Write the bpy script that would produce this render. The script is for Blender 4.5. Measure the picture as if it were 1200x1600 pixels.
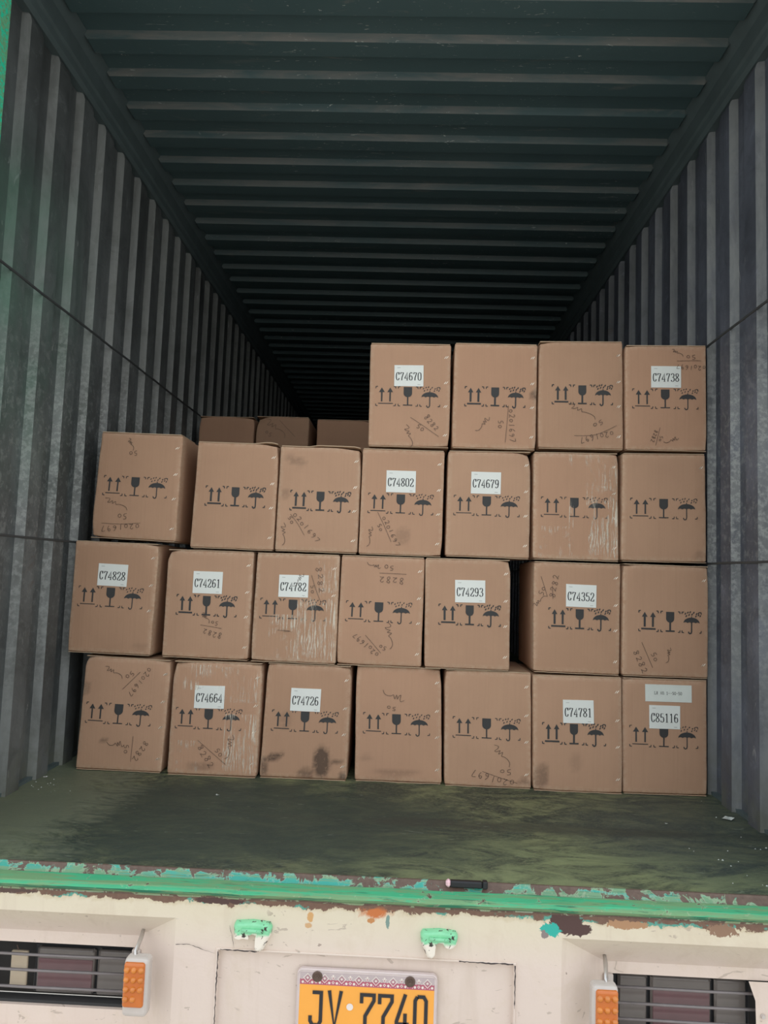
import bpy, math, random
from math import sin, cos, pi, radians
from mathutils import Vector, Matrix, noise

for o in list(bpy.data.objects):
    bpy.data.objects.remove(o)
SC = bpy.context.scene
COL = SC.collection

# ------------------------------------------------------------------ camera
FPX = 1157.88
CAM = Vector((0.0664, -1.8933, 0.7454))
YAW, PITCH, ROLL = -0.0307, 0.0834, 0.0351
fwd = Vector((sin(YAW)*cos(PITCH), cos(YAW)*cos(PITCH), sin(PITCH)))
rgt = Vector((cos(YAW), -sin(YAW), 0))
upv = rgt.cross(fwd)
R2 = rgt*cos(ROLL)+upv*sin(ROLL)
U2 = -rgt*sin(ROLL)+upv*cos(ROLL)
cd = bpy.data.cameras.new('camera')
cd.sensor_fit = 'HORIZONTAL'
cd.sensor_width = 36
cd.lens = FPX*36/1200
cd.clip_start = 0.05
cam = bpy.data.objects.new('camera', cd)
COL.objects.link(cam)
m = Matrix((R2, U2, -fwd)).transposed().to_4x4()
m.translation = CAM
cam.matrix_world = m
SC.camera = cam

# ------------------------------------------------------------------ light and exposure
SC.view_settings.view_transform = 'Standard'
SC.view_settings.look = 'None'
SC.view_settings.gamma = 1
SC.view_settings.use_curve_mapping = False
SC.view_settings.exposure = 0.70
SC.cycles.diffuse_bounces = 4
SC.cycles.max_bounces = 8
SKY_STRENGTH = 1.0
SUN_STRENGTH = 1.2

w = bpy.data.worlds.new('sky')
SC.world = w
w.use_nodes = True
wn = w.node_tree
wn.nodes.clear()
wo = wn.nodes.new('ShaderNodeOutputWorld')
bg = wn.nodes.new('ShaderNodeBackground')
tc = wn.nodes.new('ShaderNodeTexCoord')
sx = wn.nodes.new('ShaderNodeSeparateXYZ')
rp = wn.nodes.new('ShaderNodeValToRGB')
wn.links.new(tc.outputs['Generated'], sx.inputs[0])
wn.links.new(sx.outputs['Z'], rp.inputs[0])
wn.links.new(rp.outputs[0], bg.inputs[0])
wn.links.new(bg.outputs[0], wo.inputs[0])
rp.color_ramp.elements[0].position = 0.0
rp.color_ramp.elements[0].color = (0.96, 0.95, 0.93, 1)
rp.color_ramp.elements[1].position = 0.8
rp.color_ramp.elements[1].color = (0.86, 0.92, 1.0, 1)
bg.inputs[1].default_value = SKY_STRENGTH
sl = bpy.data.lights.new('sun', 'SUN')
sl.energy = SUN_STRENGTH
sl.angle = radians(1.0)
sl.color = (1, 0.95, 0.86)
sun = bpy.data.objects.new('sun', sl)
COL.objects.link(sun)
sun.rotation_euler = Vector((.75, -.22, -.60)).to_track_quat('-Z', 'Y').to_euler()     # from the left side, slightly from beyond the front of the truck

# ------------------------------------------------------------------ helpers
def at(u, v, y):
    """point of the plane Y = y seen at (u, v) of the 1200 x 1600 photograph"""
    d = fwd + R2*((u-600)/FPX) - U2*((v-800)/FPX)
    return CAM + d*((y-CAM.y)/d.y)

class MB:
    def __init__(s): s.v = []; s.f = []; s.m = []
    def vert(s, p): s.v.append(tuple(p)); return len(s.v)-1
    def face(s, ids, m=0): s.f.append(tuple(ids)); s.m.append(m)
    def quad(s, a, b, c, d, m=0):
        s.face([s.vert(a), s.vert(b), s.vert(c), s.vert(d)], m)
    def poly(s, pts, m=0): s.face([s.vert(p) for p in pts], m)
    def box(s, x0, x1, y0, y1, z0, z1, m=0, bev=0.0, M=None):
        b = bev
        vs = []
        if b <= 0:
            P = [(x, y, z) for z in (z0, z1) for (x, y) in ((x0, y0), (x1, y0), (x1, y1), (x0, y1))]
            F = [(3,2,1,0), (4,5,6,7), (0,1,5,4), (1,2,6,5), (2,3,7,6), (3,0,4,7)]
        else:
            P = []; F = []
            c = [((x0, y0, z0), (1, 1, 1)), ((x1, y0, z0), (-1, 1, 1)), ((x1, y1, z0), (-1, -1, 1)), ((x0, y1, z0), (1, -1, 1)),
                 ((x0, y0, z1), (1, 1, -1)), ((x1, y0, z1), (-1, 1, -1)), ((x1, y1, z1), (-1, -1, -1)), ((x0, y1, z1), (1, -1, -1))]
            for (p, q) in c:          # three vertices per corner, on the x, y and z faces
                P.append((p[0], p[1]+q[1]*b, p[2]+q[2]*b))
                P.append((p[0]+q[0]*b, p[1], p[2]+q[2]*b))
                P.append((p[0]+q[0]*b, p[1]+q[1]*b, p[2]))
            X, Y, Z = 0, 1, 2
            i = lambda k, a: 3*k+a
            F = [(i(3,Z), i(2,Z), i(1,Z), i(0,Z)), (i(4,Z), i(5,Z), i(6,Z), i(7,Z)),
                 (i(0,Y), i(1,Y), i(5,Y), i(4,Y)), (i(2,Y), i(3,Y), i(7,Y), i(6,Y)),
                 (i(1,X), i(2,X), i(6,X), i(5,X)), (i(3,X), i(0,X), i(4,X), i(7,X))]
            for a_, b_ in ((0,1), (2,3), (4,5), (6,7)):
                F.append((i(a_,Y), i(b_,Y), i(b_,Z), i(a_,Z)))
            for a_, b_ in ((1,2), (3,0), (5,6), (7,4)):
                F.append((i(a_,X), i(b_,X), i(b_,Z), i(a_,Z)))
            for a_, b_ in ((0,4), (1,5), (2,6), (3,7)):
                F.append((i(a_,X), i(b_,X), i(b_,Y), i(a_,Y)))
            for k in range(8): F.append((i(k,X), i(k,Y), i(k,Z)))
        base = len(s.v)
        for p in P: s.vert(M @ Vector(p) if M else p)
        for f in F: s.face([base+k for k in f], m)
    def tube(s, pts, r, n=10, m=0, caps=True):
        pts = [Vector(p) for p in pts]
        rs = r if isinstance(r, (list, tuple)) else [r]*len(pts)
        rings = []
        for k, p in enumerate(pts):
            t = (pts[min(k+1, len(pts)-1)]-pts[max(k-1, 0)]).normalized()
            a = Vector((0, 0, 1)) if abs(t.z) < .9 else Vector((1, 0, 0))
            e1 = t.cross(a).normalized(); e2 = t.cross(e1)
            rings.append([s.vert(p+(e1*cos(2*pi*j/n)+e2*sin(2*pi*j/n))*rs[k]) for j in range(n)])
        for a, b in zip(rings, rings[1:]):
            for j in range(n): s.face([a[j], a[(j+1) % n], b[(j+1) % n], b[j]], m)
        if caps: s.face(rings[0][::-1], m); s.face(rings[-1], m)
    def build(s, name, mats, parent=None, smooth=False, loc=None, bevel=0.0):
        me = bpy.data.meshes.new(name)
        L = Vector(loc) if loc is not None else Vector((0, 0, 0))
        me.from_pydata([tuple(Vector(p)-L) for p in s.v], [], s.f)
        for mt in (mats if isinstance(mats, (list, tuple)) else [mats]): me.materials.append(mt)
        for p, k in zip(me.polygons, s.m): p.material_index = k; p.use_smooth = smooth
        me.update()
        o = bpy.data.objects.new(name, me)
        COL.objects.link(o)
        if parent is not None: o.parent = parent
        elif loc is not None: o.location = L
        if bevel:
            b = o.modifiers.new('bevel', 'BEVEL'); b.width = bevel; b.segments = 3; b.limit_method = 'ANGLE'
        return o

def fix_normals(o):
    import bmesh
    bm = bmesh.new(); bm.from_mesh(o.data)
    bmesh.ops.recalc_face_normals(bm, faces=bm.faces)
    bm.to_mesh(o.data); bm.free()
    return o

def tag(o, label=None, cat=None, group=None, kind=None):
    if label: o['label'] = label
    if cat: o['category'] = cat
    if group: o['group'] = group
    if kind: o['kind'] = kind
    return o

def empty(name, loc):
    o = bpy.data.objects.new(name, None); COL.objects.link(o)
    o.location = loc; o.empty_display_size = .05
    return o

def struct(o): o['kind'] = 'structure'; return o

# ------------------------------------------------------------------ material helpers
class NT:
    def __init__(s, name, rough=.6, metal=0.0, spec=.5):
        s.mat = bpy.data.materials.new(name); s.mat.use_nodes = True
        s.t = s.mat.node_tree; s.b = s.t.nodes['Principled BSDF']
        s.b.inputs['Roughness'].default_value = rough
        s.b.inputs['Metallic'].default_value = metal
        s.b.inputs['Specular IOR Level'].default_value = spec
        s.tc = s.t.nodes.new('ShaderNodeTexCoord')
        s.co = s.tc.outputs['Object']
    def n(s, ty, **kw):
        x = s.t.nodes.new(ty)
        for k, v in kw.items(): setattr(x, k, v)
        return x
    def l(s, a, b): s.t.links.new(a, b)
    def mapping(s, scale=(1, 1, 1), loc=(0, 0, 0), rot=(0, 0, 0), co=None):
        x = s.n('ShaderNodeMapping')
        x.inputs['Scale'].default_value = scale; x.inputs['Location'].default_value = loc; x.inputs['Rotation'].default_value = rot
        s.l(co or s.co, x.inputs['Vector']); return x.outputs[0]
    def noise(s, sc=5, det=4, rough=.6, dist=0, co=None, lac=2.0):
        x = s.n('ShaderNodeTexNoise')
        x.inputs['Scale'].default_value = sc; x.inputs['Detail'].default_value = det
        x.inputs['Roughness'].default_value = rough; x.inputs['Distortion'].default_value = dist
        x.inputs['Lacunarity'].default_value = lac
        s.l(co or s.co, x.inputs['Vector']); return x.outputs['Fac']
    def ramp(s, fac, stops):
        x = s.n('ShaderNodeValToRGB'); e = x.color_ramp.elements
        while len(e) < len(stops): e.new(.5)
        for k, (p, c) in enumerate(stops):
            e[k].position = p; e[k].color = (c[0], c[1], c[2], 1) if isinstance(c, (tuple, list)) else (c, c, c, 1)
        s.l(fac, x.inputs[0]); return x.outputs[0]
    def math(s, op, a, b=None, c=None, clamp=False):
        x = s.n('ShaderNodeMath', operation=op, use_clamp=clamp)
        for k, v in enumerate((a, b, c)):
            if v is None: continue
            if isinstance(v, (int, float)): x.inputs[k].default_value = v
            else: s.l(v, x.inputs[k])
        return x.outputs[0]
    def mix(s, fac, a, b, mode='MIX'):
        x = s.n('ShaderNodeMix', data_type='RGBA', blend_type=mode)
        for i, v in ((0, fac), (6, a), (7, b)):
            if isinstance(v, (int, float)): x.inputs[i].default_value = v
            elif isinstance(v, (tuple, list)): x.inputs[i].default_value = (v[0], v[1], v[2], 1)
            else: s.l(v, x.inputs[i])
        return x.outputs[2]
    def xyz(s, co=None):
        x = s.n('ShaderNodeSeparateXYZ'); s.l(co or s.co, x.inputs[0]); return x.outputs
    def blob(s, c, r, nz=None, soft=.25, amt=.5):
        """1 inside an ellipsoid of centre c and radii r, with a noisy rim"""
        mp = s.n('ShaderNodeMapping', vector_type='POINT')
        mp.inputs['Scale'].default_value = [1/k for k in r]
        mp.inputs['Location'].default_value = [-a/k for a, k in zip(c, r)]
        s.l(s.co, mp.inputs['Vector'])
        ln = s.n('ShaderNodeVectorMath', operation='LENGTH'); s.l(mp.outputs[0], ln.inputs[0])
        d = ln.outputs['Value']
        if nz is not None: d = s.math('ADD', d, s.math('MULTIPLY', s.math('SUBTRACT', nz, .5), amt*2))
        mr = s.n('ShaderNodeMapRange'); s.l(d, mr.inputs[0])
        mr.inputs[1].default_value = 1+soft/2; mr.inputs[2].default_value = 1-soft/2
        return mr.outputs[0]
    def step(s, v, lo, hi):
        mr = s.n('ShaderNodeMapRange'); s.l(v, mr.inputs[0])
        mr.inputs[1].default_value = lo; mr.inputs[2].default_value = hi
        return mr.outputs[0]
    def color(s, c):
        if isinstance(c, (tuple, list)): s.b.inputs['Base Color'].default_value = (c[0], c[1], c[2], 1)
        else: s.l(c, s.b.inputs['Base Color'])
    def bump(s, h, strength=.3, dist=.01):
        x = s.n('ShaderNodeBump'); x.inputs['Strength'].default_value = strength; x.inputs['Distance'].default_value = dist
        s.l(h, x.inputs['Height']); s.l(x.outputs[0], s.b.inputs['Normal'])

def plain(name, c, rough=.6, metal=0.0, nz=.12, sc=40):
    t = NT(name, rough, metal)
    f = t.noise(sc, 3)
    t.color(t.mix(f, tuple(k*(1-nz) for k in c), tuple(min(1, k*(1+nz)) for k in c)))
    return t.mat

# cardboard
def cardboard(name, base, dark):
    t = NT(name, .75, spec=.25)
    oi = t.n('ShaderNodeObjectInfo')
    rv = t.n('ShaderNodeVectorMath', operation='ADD')
    sc = t.n('ShaderNodeVectorMath', operation='SCALE'); sc.inputs['Scale'].default_value = 17.0
    cmb = t.n('ShaderNodeCombineXYZ'); t.l(oi.outputs['Random'], cmb.inputs[0]); t.l(oi.outputs['Random'], cmb.inputs[2])
    t.l(cmb.outputs[0], sc.inputs[0]); t.l(t.co, rv.inputs[0]); t.l(sc.outputs[0], rv.inputs[1])
    co = rv.outputs[0]
    big = t.noise(6, 4, .6, .4, co)
    fib = t.noise(220, 3, .7, 0, co)
    flute = t.noise(1, 2, .5, 0, t.mapping((150, 3, 2.0), co=co))
    c = t.mix(big, base, dark)
    c = t.mix(t.math('MULTIPLY', t.step(fib, .55, .8), .25), c, tuple(k*.72 for k in base))
    c = t.mix(t.math('MULTIPLY', t.step(flute, .5, .75), .14), c, tuple(k*.75 for k in base))
    tint = t.ramp(oi.outputs['Random'], [(0, (.92, .90, .88)), (.5, (1, 1, 1)), (1, (1.0, .95, .93))])
    c = t.mix(1.0, c, tint, 'MULTIPLY')
    # dirt that was rubbed on (shape painted per carton as an attribute)
    at_ = t.n('ShaderNodeAttribute', attribute_name='dirt')
    dn = t.noise(60, 4, .7, .5, co)
    df = t.math('MULTIPLY', at_.outputs['Fac'], t.step(dn, .2, .5), clamp=True)
    c = t.mix(t.math('MULTIPLY', df, .8), c, (.055, .04, .032))
    # pale scuffs along the worn edges
    sf = t.n('ShaderNodeAttribute', attribute_name='wear')
    sn = t.noise(70, 4, .7, 0, co)
    c = t.mix(t.math('MULTIPLY', sf.outputs['Fac'], t.step(sn, .36, .62)), c, (.62, .48, .35))
    t.color(c)
    t.bump(t.math('ADD', t.math('MULTIPLY', flute, .5), big), .25, .004)
    return t.mat

M = {}
M['card'] = cardboard('cardboard', (.535, .335, .220), (.455, .280, .185))
M['flap'] = cardboard('cardboard_flap', (.50, .34, .22), (.38, .25, .16))
M['edge'] = plain('cardboard_edge', (.50, .37, .25), .85, sc=200)
M['ink'] = plain('printed_ink', (.045, .045, .045), .7)
M['marker'] = plain('marker_ink', (.09, .06, .045), .6)
M['paper'] = plain('paper', (.80, .83, .79), .6, nz=.03)
M['text'] = plain('label_print', (.02, .022, .025), .6)
M['faint'] = plain('faint_print', (.35, .36, .35), .6)
M['staple'] = plain('staple_metal', (.92, .84, .72), .3, .6)
M['tan_print'] = plain('paper_old', (.72, .77, .72), .6, nz=.05)

def film_mat():
    t = NT('plastic_film', .25)
    big = t.noise(9, 3, .6, .6)
    st = t.noise(1, 3, .65, .3, t.mapping((170, 10, 11)))
    st2 = t.noise(1, 2, .6, .2, t.mapping((300, 10, 30)))
    k = t.math('MULTIPLY', t.step(big, .40, .52), t.step(t.math('ADD', t.math('MULTIPLY', st, .7), t.math('MULTIPLY', st2, .3)), .49, .58), clamp=True)
    t.color((.86, .78, .64))  # pale colour stands in for glossy reflections on the wrinkled film
    tr = t.n('ShaderNodeBsdfTransparent'); mx = t.n('ShaderNodeMixShader')
    t.l(t.math('MULTIPLY', k, .68), mx.inputs[0]); t.l(tr.outputs[0], mx.inputs[1]); t.l(t.b.outputs[0], mx.inputs[2])
    t.l(mx.outputs[0], t.t.nodes['Material Output'].inputs[0])
    return t.mat
M['film'] = film_mat()

# container walls
def wall_mat(name, tint, left, lit_worn=False):
    t = NT(name, .62, spec=.4)
    X = t.xyz()
    big = t.noise(1.6, 5, .62, .5)
    strk = t.noise(1, 4, .65, .6, t.mapping((9, 9, 1.3)))
    c = t.mix(t.step(big, .36, .62), tuple(k*.58 for k in tint), tuple(k*1.22 for k in tint))
    mot = t.noise(11, 6, .72, .8)
    c = t.mix(t.math('MULTIPLY', t.step(mot, .50, .66), .45), c, tuple(k*.38 for k in tint))
    c = t.mix(t.math('MULTIPLY', t.step(mot, .42, .34), .35), c, tuple(k*1.9 for k in tint))
    c = t.mix(t.math('MULTIPLY', t.step(strk, .45, .7), .5), c, tuple(k*.5 for k in tint))
    rust = t.step(t.noise(5, 6, .7, .8), .64, .72)
    c = t.mix(t.math('MULTIPLY', rust, .45), c, (.10, .055, .04))
    # worn, speckled paint at the height where loads rub
    sp = t.step(t.noise(42, 5, .7, .3), .52, .62)
    hz = t.math('MULTIPLY', t.step(X['Z'], .2, .9), t.step(X['Z'], 1.75, 1.3))
    c = t.mix(t.math('MULTIPLY', t.math('MULTIPLY', sp, hz), .32), c, (.33, .36, .35))
    scr = t.step(t.noise(1, 3, .6, 1.5, t.mapping((26, 26, 5))), .68, .71)
    c = t.mix(t.math('MULTIPLY', scr, .5), c, (.36, .38, .37))
    near = t.step(X['Y'], 4.2, 1.0)  # daylight falling off with depth, painted into the rib faces
    if lit_worn:      # faces towards the opening: daylight painted in as paler, rubbed colour
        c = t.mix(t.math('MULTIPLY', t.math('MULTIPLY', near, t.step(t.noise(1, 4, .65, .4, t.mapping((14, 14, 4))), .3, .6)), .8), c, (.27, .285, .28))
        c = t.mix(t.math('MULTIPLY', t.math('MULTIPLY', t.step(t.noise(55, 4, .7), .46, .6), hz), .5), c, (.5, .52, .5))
    if left:      # green tint next to the rear post
        g = t.math('MULTIPLY', t.step(X['Y'], .95, .42), t.math('MULTIPLY', t.step(X['Z'], .9, 1.35), t.step(X['Z'], 2.2, 1.9)))
        g = t.math('MULTIPLY', g, t.step(t.noise(3, 3), .25, .6))
        c = t.mix(t.math('MULTIPLY', g, .60 if lit_worn else .28), c, (.10, .27, .18))
    dust = t.math('MULTIPLY', t.step(X['Z'], .22, .0), t.step(t.noise(12, 4), .35, .65))
    c = t.mix(t.math('MULTIPLY', dust, .7), c, (.13, .14, .10))
    t.color(c)
    t.bump(t.math('ADD', strk, t.noise(30, 4)), .25, .006)
    return t.mat
M['wall_l'] = wall_mat('worn_wall_paint', (.118, .130, .132), True)
M['wall_r'] = wall_mat('worn_wall_paint_bluish', (.118, .132, .165), False)
M['wall_l_lit'] = wall_mat('lit_rubbed_wall_paint', (.19, .20, .19), True, True)  # lit copies of the wall paint for rib faces towards the opening
M['wall_r_lit'] = wall_mat('lit_rubbed_wall_paint_bluish', (.18, .195, .22), False, True)

def ceil_mat(name, lit_worn):
    t = NT(name, .55, spec=.4)
    big = t.noise(1.5, 4, .6, .4)
    c = t.mix(big, (.060, .108, .115), (.105, .160, .165))
    if lit_worn: c = t.mix(t.math('MULTIPLY', t.step(t.xyz()['Y'], 3.6, .5), t.step(t.noise(1, 4, .65, .4, t.mapping((2.5, 9, 14))), .35, .62)), c, (.21, .205, .19))  # daylight on the opening-side slopes painted pale, fading inwards, with rub marks
    blot = t.step(t.noise(1, 5, .7, .6, t.mapping((3.2, 14, 14))), .62, .74)
    c = t.mix(t.math('MULTIPLY', blot, .6), c, (.24, .235, .215))
    msk = t.step(t.noise(1.3, 2), .45, .6)
    scr = t.step(t.noise(1, 4, .6, 2.2, t.mapping((14, 60, 60))), .665, .69)
    c = t.mix(t.math('MULTIPLY', t.math('MULTIPLY', scr, msk), .9), c, (.55, .57, .53))
    t.color(c)
    t.bump(t.noise(25, 4), .2, .006)
    return t.mat
M['ceil'] = ceil_mat('worn_ceiling_paint', False); M['ceil_lit'] = ceil_mat('lit_rubbed_ceiling_paint', True)
M['rail'] = plain('dark_rail_paint', (.10, .135, .14), .6, sc=9, nz=.3)
M['seam'] = plain('seam_bar_paint', (.055, .06, .062), .7)
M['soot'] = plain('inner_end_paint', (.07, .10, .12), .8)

def floor_mat():
    t = NT('dirty_green_floor', .55, spec=.35)
    X = t.xyz()
    n1 = t.noise(2.6, 6, .62, 1.3)
    n2 = t.noise(1, 7, .68, 1.6, t.mapping((3.4, 7.5, 1)))
    swirl = t.noise(1, 5, .62, 3.5, t.mapping((6, 12, 1)))
    grain = t.noise(1, 4, .65, 5.0, t.mapping((18, 44, 1)))
    c = t.mix(t.step(n2, .43, .57), (.034, .050, .040), (.20, .225, .115))
    c = t.mix(t.math('MULTIPLY', t.step(swirl, .49, .56), .6), c, (.055, .070, .048))
    c = t.mix(t.math('MULTIPLY', t.step(grain, .50, .58), .5), c, (.235, .26, .15))
    wr = t.step(t.math('ABSOLUTE', t.math('SUBTRACT', swirl, .5)), .010, .0)      # thin dark wrinkles
    c = t.mix(t.math('MULTIPLY', wr, .45), c, (.035, .045, .035))
    lg = t.blob((.42, .12, 0), (.62, .17, 2), n1, .8, .9)
    c = t.mix(t.math('MULTIPLY', t.math('MULTIPLY', lg, .7), t.step(n2, .36, .54)), c, (.25, .30, .15))
    dk = t.blob((-.45, .38, 0), (.72, .40, 2), n1, .6, .8)
    c = t.mix(t.math('MULTIPLY', dk, .86), c, (.034, .056, .048))
    dkr = t.blob((1.05, .45, 0), (.40, .40, 2), n1, .7, .6)
    c = t.mix(t.math('MULTIPLY', dkr, .6), c, (.055, .078, .078))
    ol = t.blob((-1.14, .36, 0), (.30, .85, 2), t.math('ADD', t.math('MULTIPLY', n1, .5), t.math('MULTIPLY', swirl, .5)), .5, 1.3)
    c = t.mix(t.math('MULTIPLY', ol, .8), c, (.19, .215, .145))
    band = t.blob((.45, .42, 0), (.55, .035, 2), n1, .9, 1.6)
    c = t.mix(t.math('MULTIPLY', band, .7), c, (.045, .055, .045))
    scr = t.step(t.noise(1, 4, .6, 2.0, t.mapping((9, 34, 1))), .65, .70)
    c = t.mix(t.math('MULTIPLY', scr, .45), c, (.26, .31, .24))
    t.color(c)
    t.bump(t.math('ADD', swirl, t.math('MULTIPLY', grain, .4)), .3, .006)
    return t.mat
M['floor'] = floor_mat()

def sill_mat(name, paint, thr, nsc=14, zfade=None):
    """old paint flaked off to rust"""
    t = NT(name, .5, spec=.4)
    X = t.xyz()
    a = t.noise(nsc, 6, .68, .6)
    b = t.noise(60, 4, .7)
    p = t.mix(t.noise(5, 4), tuple(k*.75 for k in paint), tuple(min(1, k*1.3) for k in paint))
    st_ = t.noise(1, 5, .7, .6, t.mapping((5, 90, 90)))
    p = t.mix(t.math('MULTIPLY', t.step(st_, .45, .53), .75), p, (.21, .31, .15))
    p = t.mix(t.math('MULTIPLY', t.step(t.noise(1, 4, .7, .6, t.mapping((9, 120, 120))), .58, .68), .8), p, (.035, .13, .075))
    rust = t.mix(b, (.075, .045, .035), (.19, .13, .10))
    fac = a
    sd = t.math('ADD', t.step(X['X'], -.35, -.8), t.step(X['X'], .75, 1.1), clamp=True)
    fac = t.math('SUBTRACT', fac, t.math('MULTIPLY', sd, .05))
    if zfade: fac = t.math('ADD', a, t.math('MULTIPLY', t.step(X['Z'], zfade[0], zfade[1]), zfade[2]))
    k = t.step(fac, thr, thr+.02)
    edge = t.math('MULTIPLY', t.step(fac, thr-.035, thr-.015), t.math('SUBTRACT', 1, k))
    c = t.mix(k, p, rust)
    c = t.mix(t.math('MULTIPLY', edge, .22), c, (.62, .60, .45))
    t.color(c)
    t.bump(t.math('SUBTRACT', b, t.math('MULTIPLY', k, 1.2)), .35, .002)
    return t.mat
M['turq'] = sill_mat('flaking_turquoise_paint', (.045, .36, .29), .53, 17, (-.012, .0, .085))
M['green'] = sill_mat('bright_green_paint', (.06, .42, .21), .64, 30)
M['green_shade'] = sill_mat('shaded_green_paint', (.02, .16, .09), .66, 26)  # darker copy of the green, shade painted onto the ridge's underside
M['rustlip'] = sill_mat('rust_strip', (.30, .36, .27), .47, 30)
M['post'] = sill_mat('post_green_paint', (.02, .60, .36), .74, 9)

def cream_mat():
    t = NT('cream_truck_paint', .42, spec=.45)
    X = t.xyz()
    a = t.noise(3.5, 5, .6, .6)
    f = t.noise(60, 5, .7, .3)
    m_ = t.noise(24, 5, .7, .5)
    c = t.mix(a, (.66, .545, .48), (.75, .645, .56))
    up = t.step(X['Z'], -.17, -.08)
    c = t.mix(t.math('MULTIPLY', up, .75), c, (.70, .64, .47))
    blot = t.step(t.noise(7, 5, .7, .8), .5, .75)
    c = t.mix(t.math('MULTIPLY', blot, .45), c, (.60, .50, .37))
    scr = t.step(t.noise(1, 3, .6, 2.5, t.mapping((10, 10, 24))), .665, .68)
    c = t.mix(t.math('MULTIPLY', scr, .6), c, (.40, .33, .27))
    pp = t.noise(80, 4, .7, .4)
    rag = t.step(t.math('ADD', t.math('MULTIPLY', t.noise(32, 5, .65, 1.2), .65), t.math('MULTIPLY', pp, .35)), .36, .64)
    gr = t.step(t.noise(1, 4, .6, .4, t.mapping((26, 26, 3.2))), .55, .75)
    c = t.mix(t.math('MULTIPLY', gr, .30), c, (.52, .42, .33))
    # top edge rust, run lower to paint the shadow under the sill
    z = t.math('ADD', X['Z'], t.math('MULTIPLY', t.math('SUBTRACT', m_, .5), .050))
    topm = t.step(z, -.0575, -.0555)
    c = t.mix(t.math('MULTIPLY', t.step(z, -.066, -.056), .45), c, (.50, .40, .22))
    rc = t.mix(f, (.11, .06, .045), (.24, .14, .095))
    tq = t.step(t.noise(13, 3, .5), .54, .57)
    rc2 = t.mix(t.math('MULTIPLY', tq, t.step(z, -.050, -.052)), rc, (.10, .34, .27))
    c = t.mix(topm, c, rc2)
    # single patches
    for (cc, rr, colr, am, sf) in (
        ((.478, -.05, -.060), (.040, .2, .026), (.085, .045, .04), .45, .08),
        ((.505, -.05, -.078), (.032, .2, .013), (.085, .045, .04), .40, .08),
        ((.440, -.05, -.082), (.020, .2, .014), (.03, .42, .34), .8, .08),
        ((.424, -.05, -.093), (.012, .2, .009), (.25, .21, .20), .8, .1),
        ((.020, -.05, -.062), (.030, .2, .010), (.55, .17, .05), .9, .9),
        ((.012, -.05, -.080), (.008, .2, .005), (.52, .24, .09), .8, .2),
        ((-.132, -.05, -.078), (.007, .2, .011), (.62, .36, .15), .3, .25),
        ((-.136, -.05, -.098), (.008, .2, .006), (.60, .38, .20), .3, .25),
        ((.053, -.05, -.078), (.005, .2, .016), (.20, .30, .26), .4, .1),
        ((-.355, -.05, -.0515), (.050, .2, .007), (.085, .045, .04), .8, .1),
        ((.62, -.05, -.060), (.050, .2, .009), (.42, .24, .13), .7, .1),
        ((.84, -.05, -.064), (.033, .2, .014), (.28, .17, .11), .7, .1),
        ((-.855, -.05, -.05), (.05, .2, .006), (.1, .06, .05), .8, .1)):
        c = t.mix(t.blob(cc, rr, rag, sf, min(am, .5)*1.1), c, colr)
    chips = t.math('MULTIPLY', t.step(t.noise(34, 3, .5, .3), .735, .75), t.step(t.noise(4, 2), .5, .6))
    c = t.mix(chips, c, (.16, .10, .08))
    t.color(c)
    t.bump(t.math('ADD', t.math('MULTIPLY', a, 2.5), t.math('MULTIPLY', m_, .4)), .35, .006)
    return t.mat
M['cream'] = cream_mat()

def plainsc(name, c, **k): return plain(name, c, **k)
M['steel'] = plain('grey_steel', (.22, .20, .20), .5, .3, nz=.25, sc=25)
M['black'] = plain('black_plastic', (.012, .013, .016), .5)
M['dark'] = plain('dark_underbody', (.035, .035, .035), .8)
M['chrome'] = plain('dull_chrome', (.60, .58, .56), .3, .8)
M['bolt'] = plain('rusty_bolt', (.14, .095, .075), .6, .4, nz=.5, sc=120)
M['pink'] = plain('pink_plastic', (.85, .55, .60), .5)
M['lens_housing'] = plain('frosted_housing', (.55, .50, .46), .35, nz=.12, sc=18)
M['chip'] = plain('bare_metal_chip', (.045, .035, .035), .7)

def hook_mat():
    t = NT('mint_hook_paint', .4)
    X = t.xyz()
    n1 = t.noise(45, 4, .6, .5)
    zz = t.math('ADD', X['Z'], t.math('MULTIPLY', t.math('SUBTRACT', n1, .5), .03))
    g = t.mix(n1, (.16, .56, .30), (.33, .76, .45))
    c = t.mix(t.step(zz, -.030, -.024), (.82, .76, .66), g)
    dn = t.noise(75, 3, .5, .8)
    c = t.mix(t.step(dn, .60, .63), c, (.045, .035, .03))
    t.color(c); return t.mat
M['hook'] = hook_mat()

def lens(name, c1, c2, rough=.2):
    t = NT(name, rough)
    t.color(t.mix(t.noise(20, 3), c1, c2))
    t.b.inputs['Coat Weight'].default_value = .5
    return t.mat
M['amber'] = lens('amber_lens', (.50, .115, .015), (.66, .19, .025))
M['amber_dark'] = lens('amber_reflector', (.36, .085, .012), (.85, .30, .03))
M['red_lens'] = lens('faded_red_lens', (.13, .075, .078), (.19, .098, .105), .35)
M['grey_lens'] = lens('grey_lens', (.13, .115, .105), (.19, .165, .15), .35)
M['tan_lens'] = lens('tan_reflector', (.42, .34, .24), (.55, .46, .34), .5)

def asphalt():
    t = NT('pale_concrete_ground', .85)
    t.color(t.mix(t.noise(1.2, 6, .6), (.36, .35, .32), (.46, .44, .41)))
    return t.mat
M['ground'] = asphalt()

# ------------------------------------------------------------------ the setting
WX = 1.175          # inner faces of the corrugations
CD = .030           # corrugation depth
CS = .007           # run of a slanted face
PI_ = .1967         # pitch
Y_END = 12.0

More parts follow.
